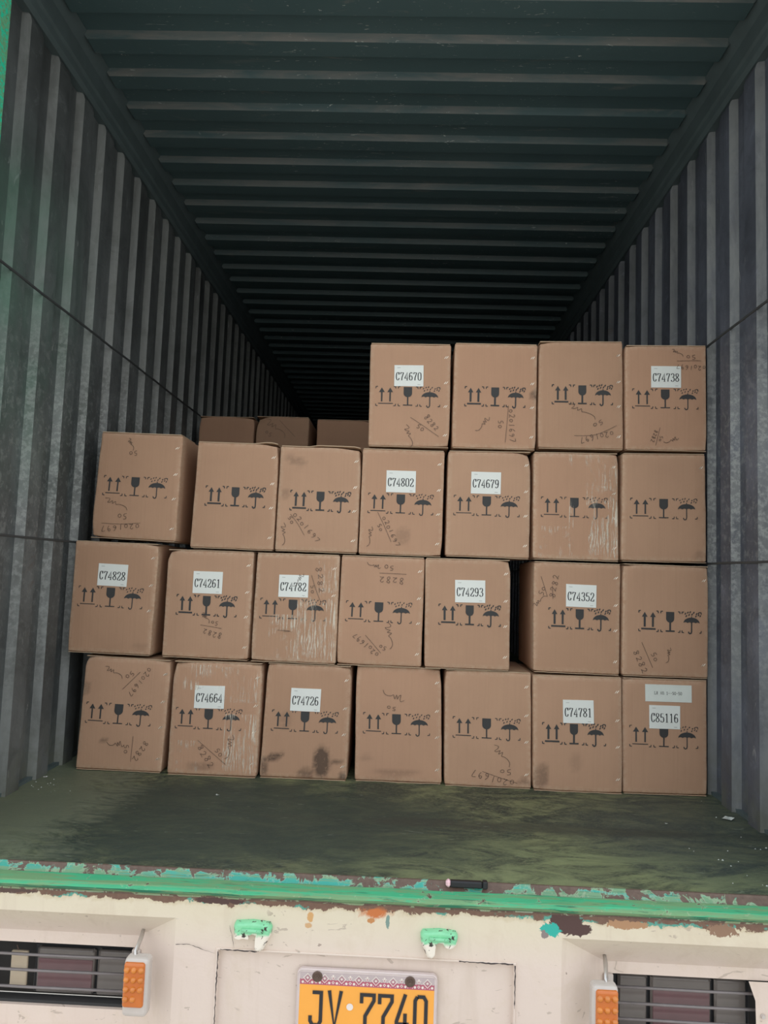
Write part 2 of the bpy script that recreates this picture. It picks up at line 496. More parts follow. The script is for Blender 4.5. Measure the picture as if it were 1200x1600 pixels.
def wall_profile(y0, first, end, pitch, d, s, flat):
    """(y, offset) list: offset 0 at the inner flat, d at the recessed flat"""
    out = [(y0, d)]
    y = first
    while y-s < y0: y += pitch
    while y < end-.25:
        out += [(y-s, d), (y, 0), (y+flat, 0), (y+flat+s, d)]
        y += pitch
    out.append((end, d))
    return out

def corr_wall(name, side, first, mat):
    mb = MB()
    prof = wall_profile(0.04, first, Y_END, PI_, CD, CS, .080)
    ZT = 2.479
    sg = -1 if side == 'left' else 1
    zs = [-.02, .0, .8245, 1.640, ZT-.02, ZT, ZT+.03]
    cols = []
    for (y, d) in prof:
        col = []
        for k, z in enumerate(zs):
            dd = d
            if k == 5: dd = d if d > 0 else 0.006
            if k == 6: dd = CD
            col.append(mb.vert((sg*(WX+dd), y, z)))
        cols.append(col)
    for a, b, pa, pb in zip(cols, cols[1:], prof, prof[1:]):
        for k in range(len(zs)-1):
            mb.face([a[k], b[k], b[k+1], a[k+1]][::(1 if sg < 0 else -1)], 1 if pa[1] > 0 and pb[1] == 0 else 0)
    o = mb.build(name, mat)
    return struct(o), prof

wl, profL = corr_wall('wall_left', 'left', .0944+PI_*0, [M['wall_l'], M['wall_l_lit']])
wr, profR = corr_wall('wall_right', 'right', .0783, [M['wall_r'], M['wall_r_lit']])

# the welded seams between the wall sheets
def seam(name, sg, z):
    """flat bar welded over the joint of two wall sheets"""
    mb = MB()
    N = 260
    rows = []
    for k in range(N+1):
        y = .04+(Y_END-.04)*(k/N)**1.6
        dz = .0022*noise.noise(Vector((y*5, z, sg)))
        rows.append([mb.vert((sg*(WX+e), y, z+h+dz)) for e, h in ((.0015, -.0045), (-.0025, -.0040), (-.0035, 0), (-.0025, .0035), (.0015, .0040))])
    for a, b in zip(rows, rows[1:]):
        for q in range(5): mb.face([a[q], b[q], b[(q+1) % 5], a[(q+1) % 5]])
    return struct(mb.build(name, M['seam']))
seam('trim_1', -1, 1.640); seam('trim_2', -1, .8245)
seam('trim_3', 1, 1.640); seam('trim_4', 1, .8245)

# ceiling: corrugations run from side to side
mb = MB()
ZC = 2.6148
prof = wall_profile(-.02, .1752-.0, Y_END, .1995, .028, .008, .075)
cx = [-1.150, -1.13, 1.13, 1.150]
cols = []
for (y, d) in prof:
    cols.append([mb.vert((-1.30, y, ZC+.028)), mb.vert((cx[0], y, ZC+.028)), mb.vert((cx[1], y, ZC+d)), mb.vert((cx[2], y, ZC+d)), mb.vert((cx[3], y, ZC+.028)), mb.vert((1.30, y, ZC+.028))])
for a, b, pa, pb in zip(cols, cols[1:], prof, prof[1:]):
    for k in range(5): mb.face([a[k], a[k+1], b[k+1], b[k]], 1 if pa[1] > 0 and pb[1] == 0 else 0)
struct(mb.build('ceiling', [M['ceil'], M['ceil_lit']]))

# top side rails, a lip over the wall ribs and a square tube above it
def rail(name, sg, pts):
    mb = MB()
    a = [mb.vert((sg*x, 0.0, z)) for x, z in pts]; b = [mb.vert((sg*x, Y_END, z)) for x, z in pts]
    n = len(pts)
    for k in range(n): mb.face([a[k], a[(k+1) % n], b[(k+1) % n], b[k]])
    mb.face(a[::-1]); mb.face(b)
    return struct(fix_normals(mb.build(name, M['rail'])))
RP = [(1.30, 2.485), (1.178, 2.485), (1.168, 2.500), (1.168, 2.528), (1.160, 2.536), (1.160, 2.600), (1.152, 2.612), (1.13, 2.640), (1.30, 2.66)]
rail('trim_5', -1, RP); rail('trim_6', 1, RP)
BP = [(1.30, -.05), (1.192, -.05), (1.186, .012), (1.30, .012)]
rail('trim_7', -1, BP); rail('trim_8', 1, BP)

# floor
mb = MB(); mb.box(-1.25, 1.25, 0.0, Y_END, -.028, 0.0)
struct(mb.build('floor', M['floor']))
# front end wall
mb = MB()
x = -1.25
cols = []
k = 0
while x < 1.3:
    for dx, d in ((0, 0), (.08, 0), (.10, .03), (.18, .03)):
        cols.append((x+dx, Y_END-.01-(.03-d)))
    x += .2
for (xa, ya), (xb, yb) in zip(cols, cols[1:]): mb.quad((xa, ya, -.02), (xb, yb, -.02), (xb, yb, 2.66), (xa, ya, 2.66))
struct(mb.build('wall_end', M['soot']))

# rear door frame of the container: posts and header
def post(name, sg):
    mb = MB()
    pts = [(1.30, -.08), (1.125, -.08), (1.098, -.055), (1.098, .045), (1.108, .062), (1.21, .062), (1.21, .10), (1.30, .10)]
    a = [mb.vert((sg*x, y, -.03)) for x, y in pts]; b = [mb.vert((sg*x, y, 2.72)) for x, y in pts]
    n = len(pts)
    for k in range(n): mb.face([a[k], a[(k+1) % n], b[(k+1) % n], b[k]])
    mb.face(a[::-1]); mb.face(b)
    return struct(fix_normals(mb.build(name, M['post'])))
post('trim_9', -1); post('trim_10', 1)
mb = MB(); mb.box(-1.30, 1.30, -.08, .05, 2.60, 2.74, bev=.006)
struct(mb.build('trim_11', M['post']))

# rear sill: folded and rusted steel edge of the floor
mb = MB()
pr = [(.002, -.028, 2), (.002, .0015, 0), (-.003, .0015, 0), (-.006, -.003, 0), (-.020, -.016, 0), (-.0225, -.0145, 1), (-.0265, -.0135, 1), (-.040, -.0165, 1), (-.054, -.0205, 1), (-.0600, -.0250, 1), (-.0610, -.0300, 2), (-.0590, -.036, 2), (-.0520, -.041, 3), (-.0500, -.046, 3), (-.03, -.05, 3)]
N = 240
rows = []
for k in range(N+1):
    x = -1.30+2.6*k/N
    j = noise.noise(Vector((x*9, 0, 0)))*.0012+noise.noise(Vector((x*38, 3, 0)))*.0006
    rows.append([mb.vert((x, y+(j if y < -.004 else 0), z+(j*.8 if y < -.004 else 0))) for (y, z, _) in pr])
for a, b in zip(rows, rows[1:]):
    for k in range(len(pr)-1): mb.face([a[k], b[k], b[k+1], a[k+1]], pr[k][2])
struct(mb.build('trim_12', [M['turq'], M['green'], M['green_shade'], M['rustlip']]))

# ground
mb = MB(); mb.quad((-60, -60, -1.25), (60, -60, -1.25), (60, 60, -1.25), (-60, 60, -1.25))
struct(mb.build('ground', M['ground']))

# ------------------------------------------------------------------ the truck's cream rear panel
YP = -.050
def sheet_with_holes(mb, x0, x1, z0, z1, holes, y, m=0):
    xs = sorted({x0, x1} | {h[0] for h in holes} | {h[1] for h in holes})
    zs = sorted({z0, z1} | {h[2] for h in holes} | {h[3] for h in holes})
    ins = lambda x, z: any(h[0] < x < h[1] and h[2] < z < h[3] for h in holes)
    for a, b in zip(xs, xs[1:]):
        for c, d in zip(zs, zs[1:]):
            if not ins((a+b)/2, (c+d)/2):
                mb.quad((a, y, c), (b, y, c), (b, y, d), (a, y, d), m)
def funnel(mb, o, yo, i, yi, m=0):
    O = [(o[0], yo, o[2]), (o[1], yo, o[2]), (o[1], yo, o[3]), (o[0], yo, o[3])]
    I = [(i[0], yi, i[2]), (i[1], yi, i[2]), (i[1], yi, i[3]), (i[0], yi, i[3])]
    for k in range(4): mb.quad(O[k], O[(k+1) % 4], I[(k+1) % 4], I[k], m)
truck = empty('truck_tail', (0, -.05, -.05))
tag(truck, 'weathered cream painted truck tail panel with lamp recesses below the green sill', 'truck')
TL = truck.location
def tpart(mb, name, mats, smooth=False, parent=None):
    o = mb.build(name, mats, None, smooth)
    p = parent or truck
    off = Vector(TL)
    o.data.transform(Matrix.Translation(-off)); o.parent = p
    return o
holeL = (-1.24, -.456, -.43, -.096); holeR = (.466, 1.24, -.43, -.098)
inL = (-1.14, -.566, -.40, -.174); inR = (.585, 1.12, -.40, -.178)
plateH = (-.352, .357, -.46, -.1605)
mb = MB()
sheet_with_holes(mb, -1.30, 1.30, -.62, -.042, [holeL, holeR, plateH], YP)
funnel(mb, holeL, YP, inL, .020); funnel(mb, holeR, YP, inR, .020)
wL = (-1.10, -.575, -.352, -.203); wR = (.600, 1.09, -.352, -.206)
sheet_with_holes(mb, inL[0], inL[1], inL[2], inL[3], [wL], .020)
sheet_with_holes(mb, inR[0], inR[1], inR[2], inR[3], [wR], .020)
for w_ in (wL, wR): funnel(mb, w_, .020, w_, .032)
funnel(mb, plateH, YP, (plateH[0]+.004, plateH[1]-.004, plateH[2]+.004, plateH[3]-.004), YP+.010)
sheet_with_holes(mb, plateH[0]+.004, plateH[1]-.004, plateH[2]+.004, plateH[3]-.004, [], YP+.010)
mb.quad((-1.30, YP, -.62), (1.30, YP, -.62), (1.30, .02, -.64), (-1.30, .02, -.64))
mb.quad((-1.30, YP, -.042), (1.30, YP, -.042), (1.30, -.03, -.040), (-1.30, -.03, -.040))
ob = mb.build('rear_panel', M['cream'])
ob.parent = truck; ob.matrix_parent_inverse = Matrix.Translation(-Vector(TL))
# little flanges around the plate recess (the sheet's folded rims)
mb = MB()
mb.box(-.3545, -.3495, YP-.004, YP+.002, -.46, -.1605, bev=.001)
mb.box(.3545, .3595, YP-.004, YP+.002, -.46, -.1605, bev=.001)
mb.box(-.3545, .3595, YP-.004, YP+.002, -.1625, -.1585, bev=.001)
ob = mb.build('recess_rim', M['cream']); ob.parent = truck; ob.matrix_parent_inverse = Matrix.Translation(-Vector(TL))
# rusty cracks in the paint along the folds
def crack(pts, wd, seed):
    mb = MB(); rr = random.Random(seed)
    P_ = []
    for (xa, za), (xb, zb) in zip(pts, pts[1:]):
        n = max(2, int(math.hypot(xb-xa, zb-za)/.006))
        for k in range(n): P_.append((xa+(xb-xa)*k/n+rr.uniform(-.0008, .0008), za+(zb-za)*k/n+rr.uniform(-.0008, .0008)))
    P_.append(pts[-1])
    ws = {}
    thick_path(mb, P_, wd, lambda x, z: (x, YP-.0046, z), 0, wf=lambda t: wd*rr.uniform(.2, 1.5))
    ob = mb.build('paint_crack', M['chip']); ob.parent = truck; ob.matrix_parent_inverse = Matrix.Translation(-Vector(TL))
CRACKS = [([(-.349, -.166), (-.350, -.30), (-.349, -.42)], .0022, 1), ([(-.345, -.1605), (-.255, -.1615)], .0022, 2), ([(.225, -.1600), (.30, -.1612), (.352, -.1608)], .0024, 3), ([(.357, -.163), (.357, -.26)], .0022, 4),
          ([(-.452, -.155), (-.42, -.152), (-.385, -.163), (-.357, -.170)], .0010, 5), ([(-.325, -.105), (-.318, -.125), (-.312, -.155)], .0008, 6)]
# dark boxes behind the lamps, with a slit left open above the lower crossbar
for (xa, xb, xi, u_) in ((-1.2, -.50, -.50, 100), (.52, 1.2, .52, 1060)):
    mb = MB()
    zl = at(u_, 1553 if xa < 0 else 1620, .16).z
    P_ = [[(xa, .02, -.10), (xb, .02, -.10), (xb, .16, -.10), (xa, .16, -.10)], [(xa, .16, -.10), (xb, .16, -.10), (xb, .16, zl), (xa, .16, zl)]]
    a = [mb.vert(p) for p in ((xa, .02, -.10), (xb, .02, -.10), (xb, .16, -.10), (xa, .16, -.10), (xb, .16, zl), (xa, .16, zl), (xb, .02, zl), (xa, .02, zl))]
    mb.face([a[0], a[1], a[2], a[3]]); mb.face([a[3], a[2], a[4], a[5]]); mb.face([a[1], a[6], a[4], a[2]]); mb.face([a[0], a[3], a[5], a[7]])
    ob = mb.build('lamp_box', M['dark']); ob.parent = truck; ob.matrix_parent_inverse = Matrix.Translation(-Vector(TL))
mb = MB(); mb.box(-1.2, 1.2, .6, 11.8, -.34, -.06)
ob = mb.build('chassis', M['dark']); ob.parent = truck; ob.matrix_parent_inverse = Matrix.Translation(-Vector(TL))

# cast hooks on the tail panel (mint paint, worn off at the points)
def hook(u0, v0, u1, v1, long_left):
    a = at(u0, v0, YP); b = at(u1, v1, YP)
    x0, x1 = a.x, b.x; z1 = a.z; z0 = b.z
    W = x1-x0; H = z1-z0
    cx_ = (x0+x1)/2
    mb = MB()
    L, S = .98, .60
    la, lb = (L, S) if long_left else (S, L)
    t = .34 if long_left else .25
    t2 = .24 if long_left else .34
    # outline in (0..1, 0 top .. 1 bottom), an arch with two prongs
    pts = [(0.02, .16), (.07, .03), (.5, -.02), (.93, .03), (.99, .18), (.96, .45), (.90 if long_left else .80, lb*.92), (.84 if long_left else .70, lb), (.74 if long_left else .60, lb*.96),
           (.70 if long_left else .60, .55), (.62, .40), (.5, .36), (.42, .42), (.40, .58), (.38 if long_left else .24, la*.90), (.30 if long_left else .12, la), (.20 if long_left else .03, la*.95), (.04, .45)]
    n = len(pts)
    def P(p, y, s=1.0, jit=0):
        u, v = p
        u = .5+(u-.5)*s; v = .42+(v-.42)*s
        return (x0+u*W, y, z1-v*H)
    rings = []
    for (y, s) in ((YP, 1.04), (YP-.010, 1.02), (YP-.016, .95), (YP-.019, .84)):
        rings.append([mb.vert(P(p, y, s)) for p in pts])
    for r0, r1 in zip(rings, rings[1:]):
        for k in range(n): mb.face([r0[k], r0[(k+1) % n], r1[(k+1) % n], r1[k]])
    mb.face(rings[-1])
    o = fix_normals(mb.build('rope_hook', M['hook'], None, False, loc=(cx_, YP, z1)))
    o.location = Vector((cx_, YP, z1))-Vector(TL); o.parent = truck
    sub = o.modifiers.new('bevel', 'BEVEL'); sub.width = .0015; sub.segments = 2
    # bar that bridges the prongs
    mb = MB()
    mb.tube([(-W*.26, -.021, -H*.22), (W*.30, -.021, -H*.24)], .0045, 8)
    c = mb.build('hook_bar', M['hook'], o, True)
    return o
hook(367, 1436, 424, 1485, False)
hook(657, 1450, 714, 1497, True)

# ------------------------------------------------------------------ licence plate
PC = at(574, 1517, YP-.006)
plate = empty('license_plate', (PC.x, YP-.003, -.38))
tag(plate, 'orange license plate reading JV 7740 with a patterned band on top, bolted below the sill', 'license plate')
PW, PT, PB = .166, -.193+.0, -.362          # half width, top, bottom
pcx = .009
def pl(x, z, y): return Vector((pcx+x, y, z))-plate.location
def rounded(w2, z0, z1, r, n=6):
    pts = []
    for cx_, cz, a0 in ((w2-r, z1-r, 0), (-w2+r, z1-r, 90), (-w2+r, z0+r, 180), (w2-r, z0+r, 270)):
        for k in range(n+1):
            a = radians(a0+90*k/n); pts.append((cx_+r*cos(a), cz+r*sin(a)))
    return pts
YF = YP-.006
def plate_part(name, outline, y0, y1, mats):
    mb = MB()
    a = [mb.vert(pl(x, z, y0)) for x, z in outline]; b = [mb.vert(pl(x, z, y1)) for x, z in outline]
    n = len(outline)
    for k in range(n): mb.face([a[k], a[(k+1) % n], b[(k+1) % n], b[k]])
    mb.face(a); mb.face(b[::-1])
    o = fix_normals(mb.build(name, mats, plate)); return o
M['plate_rim'] = plain('plate_border', (.66, .57, .55), .4, nz=.1, sc=20)
M['plate_orange'] = plain('plate_orange', (.90, .40, .065), .4, nz=.06, sc=12)
M['plate_band'] = None
def band_mat():
    t = NT('plate_band', .5)
    X = t.xyz()
    c = t.mix(t.step(X['Z'], .1520, .1500), (.52, .44, .43), (.45, .13, .17))
    t.color(c); return t.mat
M['plate_band'] = band_mat()
M['mauve'] = plain('plate_mauve', (.45, .20, .24), .5)
M['pale'] = plain('plate_pale', (.78, .70, .64), .5)
plate_part('plate_edge', rounded(PW, PB, PT, .013), YP+.004, YF, M['plate_rim'])
# raised rim
mb = MB()
o1 = rounded(PW, PB, PT, .013); o2 = rounded(PW-.0035, PB+.0035, PT-.0035, .010)
for k in range(len(o1)):
    j = (k+1) % len(o1)
    mid1 = ((o1[k][0]+o2[k][0])/2, (o1[k][1]+o2[k][1])/2); mid2 = ((o1[j][0]+o2[j][0])/2, (o1[j][1]+o2[j][1])/2)
    mb.quad(pl(*o1[k], YF), pl(*o1[j], YF), pl(*mid2, YF-.0022), pl(*mid1, YF-.0022))
    mb.quad(pl(*mid1, YF-.0022), pl(*mid2, YF-.0022), pl(*o2[j], YF), pl(*o2[k], YF))
mb.build('plate_rim', M['plate_rim'], plate, True)
# band with rows of diamonds, orange field
mb = MB()
bx = PW-.007
zb0, zb1 = PT-.0350, PT-.0075
mb.quad(pl(-bx, zb0, YF-.0006), pl(bx, zb0, YF-.0006), pl(bx, zb1, YF-.0006), pl(-bx, zb1, YF-.0006), 0)
mb.quad(pl(-bx, zb0, YF-.0008), pl(bx, zb0, YF-.0008), pl(bx, zb0+.012, YF-.0008), pl(-bx, zb0+.012, YF-.0008), 1)
def diamond(cx_, cz, r, m, y, hole=.66):
    q = [(r, 0), (0, r), (-r, 0), (0, -r)]
    for k in range(4):
        a, b = q[k], q[(k+1) % 4]
        mb.quad(pl(cx_+a[0], cz+a[1], y), pl(cx_+b[0], cz+b[1], y), pl(cx_+b[0]*hole, cz+b[1]*hole, y), pl(cx_+a[0]*hole, cz+a[1]*hole, y), m)
def disc(cx_, cz, r, m, y, n=12):
    mb.poly([pl(cx_+r*cos(2*pi*k/n), cz+r*sin(2*pi*k/n), y) for k in range(n)], m)
for k in range(8):
    cx_ = -bx+.018+k*.0405; cz = zb0+.0150
    diamond(cx_, cz, .0108, 2, YF-.0012, .80); diamond(cx_, cz, .0062, 3, YF-.0012, .6); diamond(cx_, cz, .0032, 2, YF-.0012, .1)
    for s in (-1, 1):
        disc(cx_+s*.0112, zb0+.0055, .0030, 2, YF-.0012); disc(cx_+s*.0055, zb0+.0035, .0011, 2, YF-.0012, 8)
        disc(cx_+s*.0135, zb0+.0125, .0010, 2, YF-.0012, 8)
    if k < 7:
        mx = cx_+.02025
        disc(mx, zb0+.0165, .0032, 2, YF-.0012); disc(mx, zb0+.0165, .0018, 3, YF-.0014, 8)
        disc(mx, zb0+.0215, .0024, 2, YF-.0012); diamond(mx, zb0+.0065, .0038, 2, YF-.0012, .5)
        disc(mx-.004, zb0+.0195, .0013, 2, YF-.0012, 8); disc(mx+.004, zb0+.0195, .0013, 2, YF-.0012, 8)
mb.build('patterned_band', [plain('band_lilac', (.50, .42, .42), .5), plain('band_crimson', (.44, .11, .16), .5), M['pale'], M['mauve']], plate)
mb = MB()
mb.quad(pl(-bx, PB+.007, YF-.0006), pl(bx, PB+.007, YF-.0006), pl(bx, zb0, YF-.0006), pl(-bx, zb0, YF-.0006))
mb.build('orange_field', M['plate_orange'], plate)

def thick_path(mb, pts, wdt, f3, m=0, closed=False, wf=None):
    """ribbon along 2-D points, mitred, with optional width by direction; f3 maps (x, z) to 3-D"""
    P = [Vector((p[0], p[1])) for p in pts]
    n = len(P)
    L = []; R_ = []
    for k in range(n):
        a = P[k]-P[k-1] if (k > 0 or closed) else P[1]-P[0]
        b = P[(k+1) % n]-P[k] if (k < n-1 or closed) else P[-1]-P[-2]
        if a.length < 1e-9: a = b
        if b.length < 1e-9: b = a
        a.normalize(); b.normalize()
        t = (a+b)
        if t.length < .2: t = a.copy()
        t.normalize()
        nrm = Vector((-t.y, t.x))
        c = max(.5, nrm.dot(Vector((-a.y, a.x))))
        ww = (wf(t) if wf else wdt)/2/c
        L.append(P[k]+nrm*ww); R_.append(P[k]-nrm*ww)
    iv = [(mb.vert(f3(l.x, l.y)), mb.vert(f3(r.x, r.y))) for l, r in zip(L, R_)]
    rng = range(n if closed else n-1)
    for k in rng:
        a, b = iv[k], iv[(k+1) % n]
        mb.face([a[1], b[1], b[0], a[0]], m)
PLATE_GLYPH = {
 'J': ([(.18, .93), (.62, .93), (.62, .16), (.52, .05), (.22, .05), (.10, .16), (.10, .30)],),
 'V': ([(.04, 1.0), (.34, .02), (.64, 1.0)],),
 '7': ([(.06, .70), (.06, .93), (.68, .93), (.68, .78), (.26, .36), (.26, .0)],),
 '4': ([(.50, 1.0), (.08, .26), (.08, .19), (.70, .19)], [(.50, .48), (.50, .0)]),
 '0': ([(.18, .95), (.50, .95), (.62, .84), (.62, .16), (.50, .05), (.18, .05), (.07, .16), (.07, .84), (.18, .95)],)}
mb = MB()
LH = .083
for ch, ox in (('J', -.1362), ('V', -.0900), ('7', -.0142), ('7', .0284), ('4', .0684), ('0', .1115)):
    for pth in PLATE_GLYPH[ch]:
        zt = PT-.046
        sc_ = .047
        thick_path(mb, [(ox+px*sc_, zt-LH+pz*LH) for px, pz in pth], .0078, lambda x, z: pl(x, z, YF-.0022), 0)
        thick_path(mb, [(ox+px*sc_, zt-LH+pz*LH) for px, pz in pth], .0096, lambda x, z: pl(x, z, YF-.0012), 1)
mb.build('lettering', [M['text'], plain('lettering_rim', (.55, .26, .07), .5)], plate)
mb = MB()
disc(-.0388, PT-.0810, .0080, 0, YF-.0016, 20)
mb.build('white_seal', M['pale'], plate)
for sx_ in (-.118, .1015):
    mb = MB()
    c = pl(sx_, PT-.0165-(.000 if sx_ < 0 else .001), YF)
    for (r, y0, y1, nn) in ((.0125, -.0012, -.0028, 20), (.0075, -.0028, -.0075, 6)):
        mb.tube([c+Vector((0, y0, 0)), c+Vector((0, y1, 0))], [r, r*.88], nn)
    mb.tube([c+Vector((0, -.0075, 0)), c+Vector((0, -.0105, 0))], [.0042, .0036], 10)
    mb.build('bolt', M['bolt'], plate)

# ------------------------------------------------------------------ amber indicator lamps
def indicator(label, x0, x1, z0, z1, side):
    """side = +1: lens towards the left and pale housing edge to the right; -1 mirrored"""
    cxx = (x0+x1)/2; wid = x1-x0; hh = z1-z0
    yb = -.055; yf = -.097
    t = empty('indicator_lamp', (cxx, yb, z0))
    tag(t, label, 'indicator lamp', 'amber indicator lamps')
    mb = MB(); mb.box(-wid/2, wid/2, yf+.006-yb, 0, 0, hh)
    o = mb.build('housing', M['lens_housing'], t, bevel=.010)
    # lens is offset to one side and leans back at the other
    mb = MB()
    l0, l1 = (-wid/2+.002, wid/2-.008) if side > 0 else (-wid/2+.008, wid/2-.002)
    mb.box(l0, l1, yf-yb, yf+.016-yb, .006+(.018 if side > 0 else .0), hh-.007)
    ln = mb.build('lens', M['amber'], t, bevel=.006)
    nx = 3
    for r in range(5):
        for c in range(nx):
            if side > 0 and (r == 0 or (r == 1 and c == 2)): continue
            px = l0+(l1-l0)*(c+.5)/nx; pz = .012+(hh-.024)*(r+.5)/5
            rr = min((l1-l0)/nx, hh/5)*.46
            b = MB(); n = 12; rings = []
            for q, (fr, dy) in enumerate(((1, 0), (.8, -.003), (.5, -.0052), (.2, -.006))):
                rings.append([b.vert((px+rr*fr*cos(2*pi*j/n), yf-yb+dy, pz+rr*fr*sin(2*pi*j/n))) for j in range(n)])
            for a_, b_ in zip(rings, rings[1:]):
                for j in range(n): b.face([a_[j], a_[(j+1) % n], b_[(j+1) % n], b_[j]])
            b.face(rings[-1])
            fix_normals(b.build('reflector', M['amber_dark'], ln, True))
    # bracket that carries the lamp
    mb = MB()
    sx0 = (-wid*.18 if side > 0 else wid*.12)
    mb.tube([(sx0, -.018, hh-.012), (sx0, -.012, hh+.006), (sx0+(-.003 if side > 0 else .010), .030, hh+.018), (sx0+(-.008 if side > 0 else .016), .068, hh+.030)], [.005, .0045, .0055, .004], 8)
    mb.build('bracket', M['chrome'], t, True)
    return t
pA = at(189.5, 1535, -.10); pB = at(229, 1535, -.10)
for c_ in CRACKS: crack(*c_)
indicator('amber indicator lamp left of the plate, hanging before the left tail lights', pA.x, pB.x, at(213, 1595, -.1).z, at(213, 1502, -.1).z, 1)
pA = at(927, 1560, -.10); pB = at(969, 1560, -.10)
indicator('amber indicator lamp right of the plate, cut off by the bottom edge', pA.x, pB.x, at(945, 1545, -.1).z-.148, at(945, 1545, -.1).z, -1)

# ------------------------------------------------------------------ tail lights behind their guards
def tail_light(label, panes, yy, zt, zb, bars, barx):
    xs = [p[0] for p in panes]+[p[1] for p in panes]
    t = empty('tail_light', ((min(xs)+max(xs))/2, yy+.03, zb)); tag(t, label, 'tail light', 'tail light clusters')
    T = t.location
    mb = MB()
    mb.box(min(xs)-.012-T.x, max(xs)+.012-T.x, yy+.012-T.y, yy+.05-T.y, -.004, zt-zb+.004, bev=.003)
    mb.build('housing', M['black'], t)
    for (a, b, mt) in panes:
        mb = MB(); mb.box(a-T.x, b-T.x, yy-T.y, yy+.014-T.y, .002, zt-zb-.002, bev=.004)
        o = mb.build('lens', M['grey_lens'], t, bevel=.002)
        if mt == 'red':
            m2 = MB(); h = zt-zb
            m2.box(a+.004-T.x, b-.004-T.x, yy-.002-T.y, yy+.002-T.y, h*.10, h*.76, bev=.0015)
            m2.build('red_field', M['red_lens'], o)
    return t
def lx(u, v, y): return at(u, v, y).x
yy = .060
tail_light('grey and faded red tail light cluster behind guard bars, left of the plate',
           [(lx(57, 1515, yy), lx(147, 1515, yy), 'red'), (lx(152, 1515, yy), lx(208, 1515, yy), 'grey')], yy, at(100, 1481, yy).z, at(100, 1553, yy).z, 0, 0)
tail_light('grey and faded red tail light cluster behind guard bars, right of the plate',
           [(lx(966, 1550, yy), lx(1011, 1550, yy), 'grey'), (lx(1017, 1550, yy), lx(1111, 1550, yy), 'red'), (lx(1117, 1550, yy), lx(1166, 1550, yy), 'grey')], yy, at(1060, 1526, yy).z, at(1060, 1612, yy).z, 0, 0)
# tan reflector beside the left cluster
pr0 = at(19, 1484, .055); pr1 = at(41, 1540, .055)
mb = MB(); cz0 = pr1.z
mb.box(pr0.x, pr1.x, .052, .060, pr1.z, pr0.z, bev=.002)
o = mb.build('reflector', M['tan_lens'], None, loc=((pr0.x+pr1.x)/2, .056, cz0))
tag(o, 'small tan reflector strip standing beside the left tail light cluster', 'reflector')
mb = MB(); mb.tube([(0, -.004, pr0.z-pr1.z-.006), (0, -.006, pr0.z-pr1.z-.006)], .003, 10)
mb.tube([(-.004, .0, pr0.z-pr1.z-.002), (-.012, .004, pr0.z-pr1.z+.010)], .0014, 6)
mb.build('rivet', M['bolt'], o)

def guard(label, xa, xb, zsl):
    t = empty('lamp_guard', ((xa+xb)/2, .036, zsl[-1])); tag(t, label, 'lamp guard', 'lamp guards')
    T = t.location
    for z in zsl:
        mb = MB(); mb.tube([(xa-T.x, 0, z-T.z), ((xa+xb)/2-T.x, -.001, z-T.z-.001), (xb-T.x, 0, z-T.z)], .0036, 10)
        mb.build('bar', M['steel'], t, True)
    return t
zs_ = [at(100, v, .036).z for v in (1493, 1517.5, 1544)]
guard('three thin steel guard bars across the left tail lights', wL[0]-.004, wL[1]+.004, zs_)
zs_ = [at(1060, v, .036).z for v in (1546, 1571, 1596)]
guard('three thin steel guard bars across the right tail lights', wR[0]-.004, wR[1]+.004, zs_)
# lower crossbars of the tail below the lamp boxes
zb_ = at(100, 1560, .045).z
for (xa, xb) in ((-1.1, wL[1]), (wR[0], 1.09)):
    mb = MB(); mb.box(xa, xb, .030, .055, -.356, zb_, bev=.003)
    ob = mb.build('lower_crossbar', M['dark']); ob.parent = truck; ob.matrix_parent_inverse = Matrix.Translation(-Vector(TL))
    mb = MB(); mb.box(xa, xb, .060, .072, -.356, zb_-.012, bev=.003)
    ob = mb.build('lower_crossbar', M['dark']); ob.parent = truck; ob.matrix_parent_inverse = Matrix.Translation(-Vector(TL))
# flat cream ear with a bolt at the right end of the right window
e0 = at(1176, 1543, .015)
mb = MB()
mb.poly([(e0.x-.010, .014, -.206), (e0.x+.06, .014, -.206), (e0.x+.06, .014, -.35), (e0.x+.008, .014, -.35), (e0.x+.006, .014, e0.z-.030)])
ob = mb.build('guard_ear', M['cream']); ob.parent = truck; ob.matrix_parent_inverse = Matrix.Translation(-Vector(TL))
mb = MB(); c = at(1192, 1588, .013)
mb.tube([c, c+Vector((0, -.005, 0))], [.006, .0045], 12)
ob = mb.build('bolt', M['lens_housing']); ob.parent = truck; ob.matrix_parent_inverse = Matrix.Translation(-Vector(TL))
# small square plate ends beside the indicator brackets
for (u, v, s) in ((214, 1490, 1), (950, 1528, -1)):
    c = at(u, v, .018)
    mb = MB(); mb.box(c.x-.011, c.x+.011, .010, .022, c.z-.020, c.z+.012, bev=.0015)
    ob = mb.build('mounting_tab', M['lens_housing']); ob.parent = truck; ob.matrix_parent_inverse = Matrix.Translation(-Vector(TL))

# black marker lying on the sill
a = at(696, 1387, -.012); b = at(761, 1388.5, -.012)
mk = empty('marker_pen', ((a.x+b.x)/2, -.016, -.006)); tag(mk, 'black marker pen with a pale pink end lying on the rusty sill', 'marker pen')
mb = MB(); hl = (b.x-a.x)/2
mb.box(-hl+.010, hl-.012, -.009, .007, .000, .0155, bev=.003)
mb.box(hl-.012, hl, -.010, .0075, .000, .0170, bev=.002)
mb.build('barrel', M['black'], mk)
mb = MB(); mb.box(-hl, -hl+.013, -.010, .0075, .000, .0170, bev=.005)
mb.build('end_cap', M['pink'], mk)

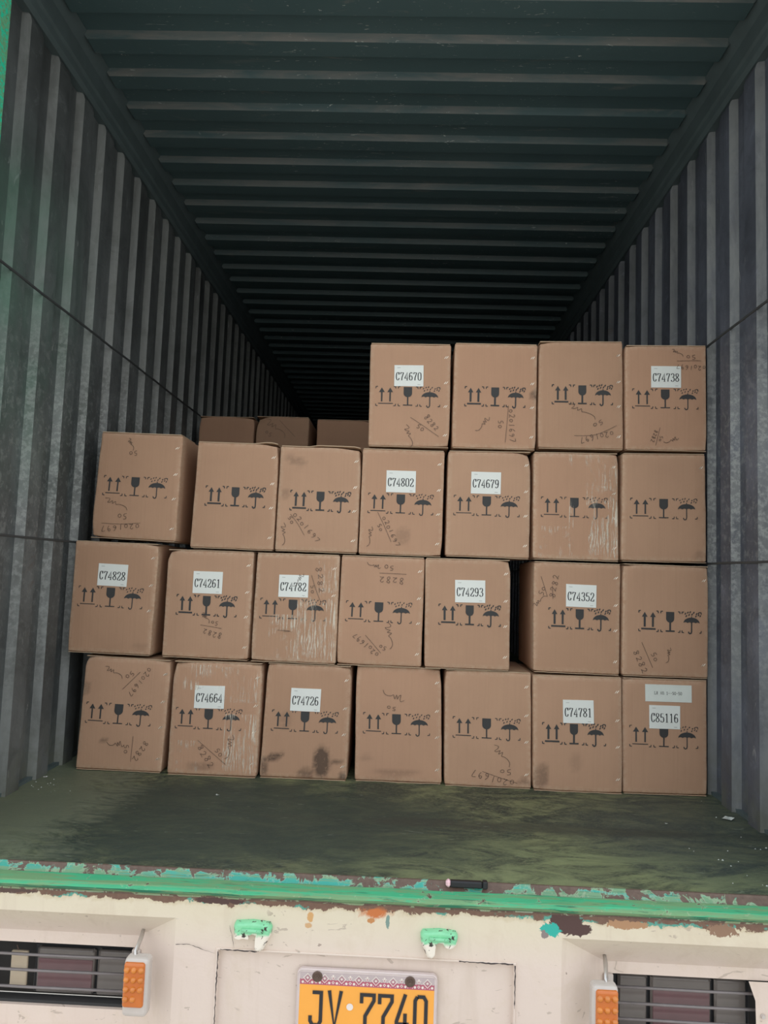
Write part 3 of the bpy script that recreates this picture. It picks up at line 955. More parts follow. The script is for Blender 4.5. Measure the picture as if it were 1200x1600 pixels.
# ------------------------------------------------------------------ cartons
def crv(pts, n=5, closed=False):
    P = [Vector((p[0], p[1])) for p in pts]
    out = []
    m_ = len(P)
    rng = range(m_ if closed else m_-1)
    for k in rng:
        p0 = P[(k-1) % m_] if (k > 0 or closed) else P[0]
        p1 = P[k]; p2 = P[(k+1) % m_]
        p3 = P[(k+2) % m_] if (k+2 < m_ or closed) else P[-1]
        for j in range(n):
            t = j/n
            q = .5*((2*p1)+(p2-p0)*t+(2*p0-5*p1+4*p2-p3)*t*t+(3*p1-3*p2+p3-p0)*t**3)
            out.append((q.x, q.y))
    out.append((P[0].x, P[0].y) if closed else (P[-1].x, P[-1].y))
    return out
# centre lines of the serif figures, in a box .5 wide and 1 high
SERIF = {
 'C': [crv([(.43, .70), (.40, .90), (.28, .98), (.13, .88), (.06, .5), (.13, .12), (.28, .02), (.40, .10), (.45, .28)]), [(.44, .72), (.44, .99)]],
 '0': [crv([(.25, .98), (.42, .85), (.46, .5), (.42, .15), (.25, .02), (.08, .15), (.04, .5), (.08, .85)], closed=True)],
 '1': [[(.10, .84), (.25, .97)], [(.26, .99), (.26, .02)], [(.10, .015), (.42, .015)]],
 '2': [crv([(.07, .72), (.10, .90), (.25, .98), (.42, .86), (.42, .66), (.28, .42), (.10, .18), (.05, .04)]), [(.05, .035), (.45, .035), (.47, .22)]],
 '3': [crv([(.07, .80), (.13, .94), (.26, .98), (.41, .88), (.41, .66), (.30, .54), (.18, .52)]), crv([(.18, .52), (.34, .50), (.45, .36), (.43, .14), (.28, .02), (.12, .05), (.05, .20)])],
 '4': [[(.36, .0), (.36, .98), (.04, .30), (.04, .26), (.49, .26)], [(.22, .015), (.48, .015)]],
 '5': [crv([(.44, .95), (.12, .95), (.09, .54)], 3), crv([(.09, .52), (.20, .60), (.34, .58), (.45, .42), (.43, .14), (.27, .02), (.12, .05), (.05, .18)])],
 '6': [crv([(.42, .84), (.36, .96), (.24, .97), (.10, .80), (.05, .45), (.09, .14), (.25, .02), (.41, .12), (.45, .32), (.38, .52), (.25, .58), (.12, .50), (.06, .36)])],
 '7': [[(.06, .76), (.07, .95), (.47, .95)], crv([(.46, .95), (.34, .62), (.24, .32), (.22, .0)])],
 '8': [crv([(.25, .98), (.40, .90), (.41, .70), (.25, .53), (.09, .36), (.05, .18), (.25, .02), (.45, .18), (.41, .36), (.25, .53), (.09, .70), (.10, .90)], closed=True)],
 '9': [crv([(.08, .15), (.14, .04), (.26, .03), (.40, .20), (.45, .55), (.41, .86), (.25, .98), (.09, .88), (.05, .68), (.12, .48), (.25, .42), (.38, .50), (.44, .64)])],
}
SMALL = dict(SERIF)
SMALL.update({
 'L': [[(.08, .0), (.08, 1.0)], [(.0, 1.0), (.2, 1.0)], [(.0, .0), (.42, .0), (.42, .2)]],
 'R': [[(.08, .0), (.08, 1.0), (.3, 1.0), (.4, .85), (.38, .62), (.26, .52), (.08, .52)], [(.22, .52), (.45, .0)], [(.0, .0), (.18, .0)]],
 'N': [[(.06, .0), (.06, 1.0), (.42, .0), (.42, 1.0)]],
 'O': SERIF['0'], '.': [[(.06, .0), (.06, .1)]], '-': [[(.06, .5), (.44, .5)]], ' ': []})
HAND = {
 '0': [crv([(.22, .62), (.06, .52), (.05, .2), (.22, .06), (.38, .24), (.36, .52), (.22, .62)], 3)],
 '1': [crv([(.20, .90), (.18, .5), (.15, .05)], 2)],
 '2': [crv([(.05, .72), (.2, .92), (.38, .74), (.28, .42), (.06, .1), (.26, .14), (.46, .06)], 3)],
 '5': [crv([(.44, .92), (.16, .88), (.12, .55), (.36, .48), (.36, .16), (.06, .06)], 3)],
 '6': [crv([(.34, .96), (.12, .62), (.06, .22), (.24, .04), (.38, .22), (.26, .42), (.08, .32)], 3)],
 '7': [crv([(.02, .84), (.40, .90), (.34, .5), (.16, .0)], 3)],
 '8': [crv([(.36, .80), (.18, .94), (.08, .74), (.36, .34), (.24, .04), (.06, .22), (.34, .62), (.38, .84)], 3)],
 '9': [crv([(.36, .70), (.18, .92), (.06, .68), (.2, .5), (.38, .66), (.34, .3), (.2, .0)], 3)],
}
SIG = [crv([(.0, .92), (.18, 1.0), (.20, .80), (.14, .50), (.24, .56), (.33, .78), (.35, .46), (.46, .76), (.50, .44), (.62, .50), (.80, .46), (.94, .30), (1.0, .0)], 4)]

class Front:
    """front panel of one carton: maps metres from its lower left corner to the carton's own space"""
    def __init__(s, w, h, d, quad, yf, seed, bulge):
        s.w, s.h, s.d, s.yf = w, h, d, yf
        s.q = quad; s.seed = seed; s.b = bulge
        s.c = Vector(((quad[2][0]+quad[3][0])/2, yf+d/2, min(quad[2][1], quad[3][1])))
        s.st = [(w-.017, h*k) for k in (.875, .625, .395, .115)]
        R_ = random.Random(seed); s.rnd = R_
        s.creases = [(R_.choice((R_.uniform(.015, .04), R_.uniform(w*.3, w*.8))), R_.uniform(.0008, .0022), R_.uniform(-.03, .03)) for _ in range(R_.choice((1, 1, 2)))]
        s.crush = [(R_.choice((0, w)), R_.choice((0, h)), R_.uniform(.02, .05), R_.uniform(.002, .009)) for _ in range(2)]
        s.crush = [c_ if c_[1] > 0 else (c_[0], c_[1], c_[2], c_[3]*.4) for c_ in s.crush]
    def warp(s, x, z):
        u, v = x/s.w, z/s.h
        tl, tr, br, bl = s.q
        X = (1-u)*((1-v)*bl[0]+v*tl[0])+u*((1-v)*br[0]+v*tr[0])
        Z = (1-u)*((1-v)*bl[1]+v*tl[1])+u*((1-v)*br[1]+v*tr[1])
        return X, Z
    def relief(s, x, z):
        u = min(max(x/s.w, 0), 1); v = min(max(z/s.h, 0), 1)
        e = max(0, 16*u*(1-u)*v*(1-v))
        b = s.b*e**.6
        b += .0030*noise.noise(Vector((x*9, z*7, s.seed*3.1)))*min(1, e*4)+.0004*noise.noise(Vector((x*32, z*24, s.seed*1.7)))*min(1, e*6)
        for (xc, am, k) in s.creases:
            b -= am*math.exp(-((x-xc-k*z)/.013)**2)*min(1, e*8)*(.5+.5*noise.noise(Vector((z*7, s.seed, xc*40))))
        for (sx_, sz_) in s.st:
            r2 = ((x-sx_)**2+((z-sz_)*.9)**2)
            b -= .0032*math.exp(-r2/(.011**2))
            b += .0014*math.exp(-((x-sx_+.020)**2+(z-sz_)**2)/(.010**2))
        return b
    def P(s, x, z, off):
        X, Z = s.warp(x, z)
        return (X-s.c.x, s.yf-s.relief(x, z)-off-s.c.y, Z-s.c.z)

def carton_body(F, rad, dirt, wear):
    w_, h_, d_ = F.w, F.h, F.d
    def lin(L, n, r):
        a = [0, r*.35, r]+[r+(L-2*r)*k/n for k in range(1, n)]+[L-r, L-r*.35, L]
        return a
    xs, ys, zs_ = lin(w_, 22, rad), lin(d_, 7, rad), lin(h_, 28, rad)
    idx = {}; V = []; Fc = []; dv = []; wv = []
    def vid(i, j, k):
        key = (i, j, k)
        if key in idx: return idx[key]
        p = Vector((xs[i], ys[j], zs_[k]))
        q = Vector((min(max(p.x, rad), w_-rad), min(max(p.y, rad), d_-rad), min(max(p.z, rad), h_-rad)))
        e = p-q
        ln = e.length
        if ln > 1e-7:
            mx = max(abs(e.x), abs(e.y), abs(e.z))
            e = e/ln*mx
        p2 = q+e
        x, y, z = p2
        fr = max(0, 1-y/(rad*1.5)) if y < rad*1.5 else 0
        out = F.relief(x, z)*fr
        yb = y-out
        # soft sides
        u, v, t = x/w_, z/h_, y/d_
        side = .004*(4*v*(1-v))*(4*t*(1-t))
        if i == 0: x -= side*.6*(F.seed % 3 != 0)
        if i == len(xs)-1: x += side*.6*(F.seed % 2 != 0)
        for (cx_, cz_, rr, am) in F.crush:
            g = math.exp(-((x-cx_)**2+(z-cz_)**2+(y*.6)**2)/rr**2)
            x += (1 if cx_ == 0 else -1)*am*g*.8; z += (1 if cz_ == 0 else -1)*am*g*.8; yb += am*g
        x += .0012*noise.noise(Vector((z*14, y*8, F.seed+5.5)))
        z += .0012*noise.noise(Vector((x*14, y*8, F.seed+9.5)))*(1 if z > h_*.5 else .0)
        X, Z = F.warp(x, z)
        V.append((X-F.c.x, F.yf+yb-F.c.y, Z-F.c.z))
        g = 0
        for (cx_, cz_, rx, rz, am, ang) in dirt:
            dx, dz = p.x-cx_, p.z-cz_
            ca, sa = cos(ang), sin(ang)
            g = max(g, am*min(1, max(0, 1.6-((dx*ca+dz*sa)/rx)**2-((dz*ca-dx*sa)/rz)**2)))
        dv.append(g if p.y < .02 else 0)
        ed = min(p.x, w_-p.x); ez = min(p.z, h_-p.z)
        wv.append(wear*max(0, 1-min(ed, ez)/.014) if p.y < .05 else 0)
        idx[key] = len(V)-1
        return idx[key]
    nx, ny, nz = len(xs)-1, len(ys)-1, len(zs_)-1
    for i in range(nx):
        for k in range(nz):
            Fc.append((vid(i, 0, k), vid(i+1, 0, k), vid(i+1, 0, k+1), vid(i, 0, k+1)))
            Fc.append((vid(i, ny, k+1), vid(i+1, ny, k+1), vid(i+1, ny, k), vid(i, ny, k)))
    for j in range(ny):
        for k in range(nz):
            Fc.append((vid(0, j, k+1), vid(0, j+1, k+1), vid(0, j+1, k), vid(0, j, k)))
            Fc.append((vid(nx, j, k), vid(nx, j+1, k), vid(nx, j+1, k+1), vid(nx, j, k+1)))
    for i in range(nx):
        for j in range(ny):
            Fc.append((vid(i, j, nz), vid(i+1, j, nz), vid(i+1, j+1, nz), vid(i, j+1, nz)))
            Fc.append((vid(i, j+1, 0), vid(i+1, j+1, 0), vid(i+1, j, 0), vid(i, j, 0)))
    return V, Fc, dv, wv

def print_marks(mb, F, ox, bold):
    """arrows, glass and umbrella signs; lengths in 1/1667 m as measured on a carton"""
    s = 1/1667
    k = .93 if bold else 1.0
    def f3(x, z): return F.P(x, z, .0014)
    def T(px, py): return (ox+(px-115)*s*k, F.h-.163-(py-340)*s)
    def poly(pts): mb.poly([f3(*T(*p)) for p in pts][::-1], 1)
    def path(pts, wd): thick_path(mb, [T(*p) for p in pts], wd*s, f3, 1)
    # frame corners
    for (xa, xb) in ((115, 240), (255, 378), (390, 515)):
        ya, yb = 342, 465
        c = 13; t = 4.5 if not bold else 5.5
        for (x, y, sx_, sy_) in ((xa, ya, 1, 1), (xb, ya, -1, 1), (xa, yb, 1, -1), (xb, yb, -1, -1)):
            path([(x, y+sy_*c), (x+sx_*1.5, y+sy_*1.5), (x+sx_*c, y)], t)
    sw = 9 if not bold else 13
    for cx_ in (153, 205):
        poly([(cx_-sw/2, 438), (cx_+sw/2, 438), (cx_+sw/2, 376), (cx_-sw/2, 376)])
        poly([(cx_-18, 379), (cx_+18, 379), (cx_, 350)])
    uw = 5 if not bold else 10
    path([(131, 450), (223, 450)], uw)
    # glass
    g = [(289, 345), (289, 385)]+[(315-26*cos(a), 385+24*sin(a)) for a in [pi*q/10 for q in range(0, 11)]]+[(341, 345)]
    poly(g[::-1])
    path([(315, 405), (315, 458)], 8 if not bold else 11)
    path([(286, 459), (344, 459)], 6 if not bold else 9)
    # umbrella: canopy with scalloped hem
    top = [(452+52*cos(pi*q/14), 408-34*sin(pi*q/14)) for q in range(15)]
    hem = []
    for q in range(4):
        x0 = 400+q*26
        hem += [(x0+26*j/4, 407-5*sin(pi*j/4)) for j in range(4)]
    poly((top+hem)[::-1])
    path([(452, 366), (452, 376)], 5)
    path([(452, 404), (452, 458), (449, 467), (441, 470), (434, 465), (433, 458)], 6 if not bold else 8)
    rs = 1.0 if not bold else 1.3
    for (x, y) in ((412, 352), (428, 345), (443, 342), (418, 366), (436, 359), (455, 356), (484, 352), (497, 347), (480, 366), (497, 359), (466, 345), (508, 364)):
        a, b = 6.2*rs, 3.2*rs
        an = radians(-55)
        poly([(x+a*cos(q*pi/3)*cos(an)-b*sin(q*pi/3)*sin(an), y+a*cos(q*pi/3)*sin(an)+b*sin(q*pi/3)*cos(an)) for q in range(6)][::-1])

def handwriting(mb, F, sc_, org, items, rnd):
    """items are given in the pixels of an enlarged view: sc_ px per metre, org = the carton's top left corner there"""
    def f3(x, z): return F.P(x, z, .0027)
    def loc(px, py): return ((px-org[0])/sc_, F.h-(py-org[1])/sc_)
    wd = .00150
    for it in items:
        if it[0] == 'L':
            thick_path(mb, [loc(*p) for p in crv(it[1], 4)], wd*.85, f3, 2)
        else:
            _, txt, cx_, cy_, ang, hh, length = it
            a = radians(ang)
            ux, uy = cos(a), sin(a)             # reading direction in the view (y down)
            vx, vy = uy, -ux                    # the letters' up direction
            if txt == 'sig':
                length, hh = length*1.15, hh*1.1
                for st in SIG:
                    pts = [(cx_+ux*(p[0]-.5)*length+vx*(p[1]-.55)*hh, cy_+uy*(p[0]-.5)*length+vy*(p[1]-.55)*hh) for p in st]
                    thick_path(mb, [loc(*p) for p in pts], wd, f3, 2)
                continue
            n = len(txt)
            adv = length/n
            for q, ch in enumerate(txt):
                j1, j2 = rnd.uniform(-.08, .08), rnd.uniform(-.10, .10)
                hs = hh*rnd.uniform(.85, 1.1)
                for st in HAND[ch]:
                    pts = []
                    for p in st:
                        xx = (q+.12)*adv+p[0]*1.75*adv*.85-length/2
                        yy_ = (p[1]-.5+j2)*hs
                        pts.append((cx_+ux*xx+vx*yy_, cy_+uy*xx+vy*yy_))
                    thick_path(mb, [loc(*p) for p in pts], wd, f3, 2)

def sticker(parent, F, x0, ztop, w_, h_, code, mat, small=False, rot=0.0, rnd=None):
    mb = MB()
    cx_, cz_ = x0+w_/2, F.h-ztop-h_/2
    def R(px, pz): return (cx_+(px-w_/2)*cos(rot)-(pz-h_/2)*sin(rot), cz_+(px-w_/2)*sin(rot)+(pz-h_/2)*cos(rot))
    n = 8
    g = [[mb.vert(F.P(*R(w_*i/n, h_*j/n), .0019)) for j in range(n+1)] for i in range(n+1)]
    g0 = [[mb.vert(F.P(*R(w_*i/n, h_*j/n), .0002)) for j in (0, n)] for i in range(n+1)]
    for i in range(n):
        for j in range(n): mb.face([g[i][j], g[i+1][j], g[i+1][j+1], g[i][j+1]], 0)
        mb.face([g0[i][0], g0[i+1][0], g[i+1][0], g[i][0]], 0); mb.face([g[i][n], g[i+1][n], g0[i+1][1], g0[i][1]], 0)
    f3 = lambda x, z: F.P(*R(x, z), .0024)
    if not small:
        th = h_*.385; tw = w_*.90; adv = tw/6
        for q, ch in enumerate(code):
            ox, oz = w_*.055+q*adv, h_*.275
            for st in SERIF[ch]:
                pts = [(ox+p[0]*adv*1.62, oz+p[1]*th) for p in st]
                thick_path(mb, pts, .002, f3, 1, wf=lambda t: .0014+.0022*abs(t.y)**1.4)
        for (xa, za, ln) in ((.10, .88, .11), (.80, .085, .10)):
            thick_path(mb, [(w_*xa, h_*za), (w_*(xa+ln), h_*za)], .0014, f3, 2)
    else:
        th = h_*.17; adv = w_*.6/len(code)
        for q, ch in enumerate(code):
            for st in SMALL[ch]:
                pts = [(w_*.2+q*adv+p[0]*adv*1.5, h_*.42+p[1]*th) for p in st]
                thick_path(mb, pts, .0013, f3, 1)
    mats = [mat, M['text'], M['faint']]
    return mb.build('shipping_label' if small else 'number_label', mats, parent)

def flap(parent, F, zside, rnd, name, lift=.0, lf=(0, 1), y0=-.0015, depth=None):
    """thin board closing the carton; its cut edge shows along the front"""
    mb = MB()
    n = 26; th = .0030
    top = zside == 'top'
    d_ = depth or F.d*.49
    rows = []
    sd = rnd.uniform(0, 50)
    for i in range(n+1):
        u = i/n
        x = .004+(F.w-.008)*u
        wob = .0014*noise.noise(Vector((x*16, sd, 1)))+.0008*noise.noise(Vector((x*60, sd, 2)))
        up = 0
        if lf[0] < u < lf[1] and lift: up = lift*min(1, (u-lf[0])*8, (lf[1]-u)*12)
        zz = (F.h-.001 if top else -.0005)
        a = []
        for (y, dz, lu) in ((y0+wob*1.3, 0, up), (y0+.02, 0, up*.6), (y0+.09, 0, 0), (d_, 0, 0)):
            X, Z = F.warp(x, F.h if top else 0)
            zb = Z+(-.0012 if top else -.0008)+wob*.6+lu*(1 if top else -.6)
            zt = zb+(th if top else -th*.7)
            a.append((mb.vert((X-F.c.x, F.yf+y-F.c.y, zb-F.c.z)), mb.vert((X-F.c.x, F.yf+y-F.c.y, zt-F.c.z))))
        rows.append(a)
    for a, b in zip(rows, rows[1:]):
        mb.face([a[0][0], b[0][0], b[0][1], a[0][1]], 1)
        for q in range(3):
            mb.face([a[q][1], b[q][1], b[q+1][1], a[q+1][1]], 0)
            mb.face([a[q][0], b[q][0], b[q+1][0], a[q+1][0]], 0)
    for a in (rows[0], rows[-1]):
        for q in range(3): mb.face([a[q][0], a[q+1][0], a[q+1][1], a[q][1]], 1)
    return fix_normals(mb.build(name, [M['flap'], M['edge']], parent))

def staples(parent, F, rnd, which=(0, 1, 2, 3)):
    for k in which:
        sx_, sz_ = F.st[k]
        mb = MB()
        for dx in (-.0034, .0034):
            a = radians(50+rnd.uniform(-6, 6))
            cx_, cz_ = sx_+dx, sz_+dx*.1
            L = .0056
            p = [(cx_-cos(a)*L, cz_-sin(a)*L), (cx_+cos(a)*L, cz_+sin(a)*L)]
            thick_path(mb, p, .0022, lambda x, z: F.P(x, z, .0018), 0)
            P0, P1 = F.P(*p[0], .0012), F.P(*p[1], .0012)
            mb.tube([P0, P1], .0009, 6)
        mb.build('staple', M['staple'], parent)

def film(parent, F, x0, x1, z0, z1):
    mb = MB(); n = 10
    g = [[mb.vert(F.P(x0+(x1-x0)*i/n, z0+(z1-z0)*j/n, .0020)) for j in range(n+1)] for i in range(n+1)]
    for i in range(n):
        for j in range(n): mb.face([g[i][j], g[i+1][j], g[i+1][j+1], g[i][j+1]])
    return mb.build('plastic_film', M['film'], parent, True)

GROUP = 'cartons stacked across the container'
def carton(q, dy, seed, label, ox=.026, bold=False, code=None, sx_=.093, st=.079, hand=None, dirt=(), films=(), wear=.6, depth=.36, group=GROUP, marks=True, yf=None, lift=0, lf=(.5, 1), extra=None, stp=(0, 1, 2, 3), bulge=.004):
    yf0 = .83+dy if yf is None else yf
    sc_ = (yf0-CAM.y)/(.83-CAM.y) if yf is None else 1
    quad = [(CAM.x+(x-CAM.x)*sc_, z) for x, z in q]
    tl, tr, br, bl = quad
    w_ = (tr[0]-tl[0]+br[0]-bl[0])/2; h_ = (tl[1]-bl[1]+tr[1]-br[1])/2
    F = Front(w_, h_, depth, quad, yf0, seed, bulge)
    rnd = random.Random(seed*7+1)
    t = empty('carton', F.c); tag(t, label, 'carton', group)
    rad = rnd.uniform(.0045, .0085)
    V, Fc, dv, wv = carton_body(F, rad, dirt, wear)
    nb = len(V)
    mb = MB(); mb.v = list(V); mb.f = list(Fc); mb.m = [0]*len(Fc)
    if marks: print_marks(mb, F, ox, bold)
    if hand: handwriting(mb, F, hand[0], hand[1], hand[2], rnd)
    o = mb.build('body', [M['card'], M['ink'], M['marker']], t, False)
    me = o.data
    a1 = me.attributes.new('dirt', 'FLOAT', 'POINT'); a2 = me.attributes.new('wear', 'FLOAT', 'POINT')
    vd = list(dv)+[0.0]*(len(me.vertices)-nb); vw = list(wv)+[0.0]*(len(me.vertices)-nb)
    a1.data.foreach_set('value', vd); a2.data.foreach_set('value', vw)
    sm = [True]*len(Fc)+[False]*(len(me.polygons)-len(Fc))
    me.polygons.foreach_set('use_smooth', sm)
    flap(t, F, 'top', rnd, 'top_flap', lift, lf)
    flap(t, F, 'bottom', rnd, 'bottom_flap')
    if marks: staples(t, F, rnd, stp)
    if code: sticker(t, F, sx_, st, .109, .081, code, M['paper'], rot=radians(rnd.uniform(-.6, .6)))
    if extra: sticker(t, F, *extra[:4], extra[4], M['tan_print'], small=True)
    for f_ in films: film(t, F, *f_)
    return t

def T_(s, x, y, a, h, l): return ('T', s, x, y, a, h, l)
def L_(*p): return ('L', list(p))
def S_(x, y, a, h, l): return ('T', 'sig', x, y, a, h, l)

# --- bottom row
carton([(-1.091, .409), (-.775, .402), (-.790, .004), (-1.103, .006)], 0.0, 1,
       'bottom row carton at the far left end, tag number scrawled above and below the print', ox=.020,
       hand=(1605, (132, 60), [T_('0201697', 468, 195, 125, 34, 200), L_((462, 135), (368, 240)), T_('50', 403, 157, 130, 34, 60), S_(308, 142, 10, 45, 100),
                               T_('8282', 508, 588, 118, 34, 135), L_((457, 503), (455, 650)), T_('50', 424, 580, 80, 30, 60), S_(360, 555, 150, 60, 75)]),
       dirt=[(.012, .285, .010, .025, .5, 0), (.092, .105, .018, .006, .6, -.2)], wear=.5)
carton([(-.765, .403), (-.438, .405), (-.444, .004), (-.769, .004)], -.012, 2,
       'carton tagged C74664 in the bottom row, wrinkled film over its face', ox=.020, code='C74664', sx_=.084, st=.083,
       hand=(1605, (645, 100), [T_('8282', 868, 635, 55, 38, 150), L_((815, 545), (905, 615), (985, 675)), T_('50', 945, 610, 50, 34, 60), S_(1003, 575, 80, 60, 110)]),
       films=[(.16, .31, .26, .385), (.03, .12, .01, .12), (.20, .315, .01, .22), (.04, .16, .30, .39)], dirt=[(.12, .03, .05, .012, .4, 0)], wear=.9)
carton([(-.422, .407), (-.114, .406), (-.118, .004), (-.433, .004)], 0.0, 3,
       'carton tagged C74726 in the bottom row with dark smudges near its base', ox=.031, code='C74726', sx_=.095, st=.084,
       dirt=[(.220, .060, .026, .050, 1.3, .1), (.040, .068, .045, .012, 1.0, .35), (.165, .018, .03, .018, .7, 0), (.27, .065, .022, .006, .8, -.2), (.298, .012, .012, .015, 1, 0), (.014, .03, .012, .03, .8, 0), (.08, .2, .02, .03, .25, 0)], wear=.6)
carton([(-.097, .408), (.211, .409), (.223, .004), (-.089, .004)], .012, 4,
       'bottom row carton without a tag, with upside-down initials and a 50 above the glass sign', ox=.028,
       hand=(1712, (630, 92), [S_(865, 268, 175, 70, 110), T_('50', 850, 341, 185, 28, 70)]), dirt=[(.15, .03, .08, .01, .35, 0), (.04, .08, .02, .01, .25, 0)])
carton([(.223, .409), (.533, .408), (.541, .004), (.232, .004)], 0.0, 5,
       'bottom row carton without a tag, number 0201697 written upside down in its lower half', ox=.030,
       hand=(1167, (42, 50), [S_(282, 390, 30, 45, 85), T_('50', 295, 457, 178, 24, 58), L_((200, 460), (270, 482), (345, 503)), T_('0201697', 242, 488, 192, 30, 185)]),
       dirt=[(.285, .022, .022, .012, .6, 0)])
carton([(.540, .403), (.856, .405), (.864, .004), (.548, .004)], -.012, 6,
       'carton tagged C74781 in the bottom row, second from the right wall', ox=.032, bold=True, code='C74781', sx_=.105, st=.082,
       dirt=[(.035, .05, .018, .04, .6, 0), (.012, .04, .01, .05, .5, 0), (.15, .1, .02, .03, .2, 0)])
carton([(.858, .404), (1.160, .406), (1.160, .006), (.864, .004)], .0, 7,
       'carton tagged C85116 in the bottom right corner, with a second white label on top', ox=.024, code='C85116', sx_=.093, st=.092,
       extra=(.080, .019, .163, .060, 'LR NO.1--50-50'), stp=())
# --- second row
carton([(-1.159, .828), (-.846, .824), (-.856, .420), (-1.163, .424)], -.006, 8,
       'carton tagged C74828 at the left end of the second row', ox=.026, code='C74828', sx_=.094, st=.079, stp=(0, 1, 2), dirt=[(.27, .03, .03, .012, .2, 0)])
carton([(-.811, .808), (-.491, .808), (-.493, .414), (-.812, .418)], .008, 9,
       'carton tagged C74261 in the second row', ox=.045, bold=True, code='C74261', sx_=.102, st=.076,
       hand=(1563, (628, 110), [T_('8282', 915, 580, 195, 34, 118), L_((845, 535), (968, 550)), T_('50', 925, 521, 190, 26, 50), S_(875, 492, 20, 40, 50)]), wear=.8, bulge=.008)
carton([(-.479, .806), (-.174, .807), (-.174, .414), (-.486, .417)], -.008, 10,
       'carton tagged C74782 in the second row, shiny streaks of film down its face', ox=.024, code='C74782', sx_=.088, st=.076,
       hand=(1563, (45, 58), [T_('8282', 420, 200, 82, 34, 155), L_((368, 175), (395, 250), (428, 325)), T_('50', 380, 255, 80, 30, 58), S_(296, 205, 100, 45, 70), L_((190, 493), (232, 495)), L_((226, 492), (262, 496), (228, 499))]),
       films=[(.23, .30, .01, .37), (.06, .16, .01, .17), (.16, .24, .01, .24), (.25, .30, .15, .385)], wear=.9, stp=(0, 1))
carton([(-.167, .808), (.139, .808), (.137, .414), (-.172, .415)], 0.0, 11,
       'second row carton without a tag, 8282 upside down at its top and 0201697 slanting below', ox=.026,
       hand=(1563, (525, 70), [T_('8282', 818, 200, 182, 38, 150), L_((748, 163), (903, 165)), T_('50', 800, 131, 180, 32, 66), S_(715, 122, 175, 36, 65),
                               T_('0201697', 688, 572, 219, 34, 185), L_((683, 517), (775, 615)), T_('50', 782, 585, 205, 28, 50), S_(822, 512, 60, 60, 120)]))
carton([(.141, .808), (.452, .810), (.455, .416), (.148, .416)], -.008, 12,
       'carton tagged C74293 in the second row, beside the dark gap', ox=.050, bold=True, code='C74293', sx_=.108, st=.075, wear=.6)
carton([(.535, .809), (.850, .809), (.849, .414), (.540, .416)], .0, 13,
       'carton tagged C74352 in the second row, right of the dark gap', ox=.054, bold=True, code='C74352', sx_=.116, st=.077,
       hand=(1117, (455, 50), [T_('8282', 538, 145, -78, 26, 100), L_((485, 108), (510, 190)), T_('50', 488, 165, -65, 24, 42), S_(478, 208, -60, 28, 55), L_((530, 145), (532, 198))]), depth=.345)
carton([(.859, .812), (1.166, .811), (1.163, .415), (.858, .415)], -.004, 14,
       'second row carton without a tag by the right wall, 8282 scrawled at its lower left', ox=.056, bold=True,
       hand=(1117, (818, 58), [T_('8282', 890, 445, 65, 26, 100), L_((893, 368), (938, 468)), T_('50', 945, 425, 60, 24, 42), S_(1000, 415, 80, 26, 50)]), stp=(0, 3))
# --- third row
carton([(-1.090, 1.240), (-.781, 1.236), (-.786, .838), (-1.107, .846)], -.004, 15,
       'third row carton at the far left, its shaded right side showing', ox=.030,
       hand=(1709, (115, 135), [T_('50', 340, 270, 172, 32, 66), S_(322, 205, 40, 40, 65), S_(262, 592, 8, 50, 135), T_('50', 307, 675, 178, 38, 72), L_((180, 722), (300, 722), (425, 708)), T_('0201697', 300, 745, 173, 40, 250)]), wear=.4)
carton([(-.722, 1.214), (-.418, 1.212), (-.420, .818), (-.731, .821)], .0, 16,
       'third row carton with neither tag nor handwriting, a lifted flap corner on its top', ox=.044, bold=True, lift=.006, lf=(.72, 1.02), wear=.5)
carton([(-.410, 1.207), (-.109, 1.205), (-.111, .818), (-.416, .819)], -.006, 17,
       'third row carton without a tag, number 0201697 slanting down its lower left', ox=.047, bold=True, lift=.006, lf=(.35, 1.02),
       hand=(1709, (78, 68), [T_('0201697', 272, 580, 45, 36, 245), L_((165, 500), (215, 560), (260, 630)), T_('50', 172, 538, 55, 30, 60), S_(130, 625, 70, 50, 115)]), dirt=[(.06, .335, .04, .015, .4, -.3), (.03, .21, .015, .02, .35, 0)])
carton([(-.104, 1.207), (.200, 1.205), (.199, .817), (-.106, .818)], .0, 18,
       'carton tagged C74802 in the third row', ox=.028, code='C74802', sx_=.092, st=.078,
       hand=(1709, (590, 85), [T_('0201697', 790, 605, 62, 34, 215), L_((700, 485), (745, 570), (792, 670)), T_('50', 722, 583, 60, 28, 56), S_(658, 640, 82, 45, 105)]), dirt=[(.16, .07, .025, .03, .3, 0)])
carton([(.214, 1.206), (.519, 1.210), (.519, .820), (.213, .821)], -.008, 19,
       'carton tagged C74679 in the third row', ox=.025, code='C74679', sx_=.086, st=.076)
carton([(.528, 1.212), (.837, 1.215), (.843, .822), (.531, .821)], .0, 20,
       'third row carton without a tag, white film streaks over its right half', ox=.029,
       films=[(.13, .145, .01, .385), (.19, .305, .20, .385), (.20, .305, .01, .20), (.02, .14, .01, .12), (.25, .305, .05, .385)], wear=1.0)
carton([(.854, 1.217), (1.154, 1.222), (1.160, .828), (.852, .824)], -.004, 21,
       'third row carton with no tag and no handwriting, by the right wall', ox=.029, stp=(0,), dirt=[(.28, .02, .02, .02, .3, 0)])
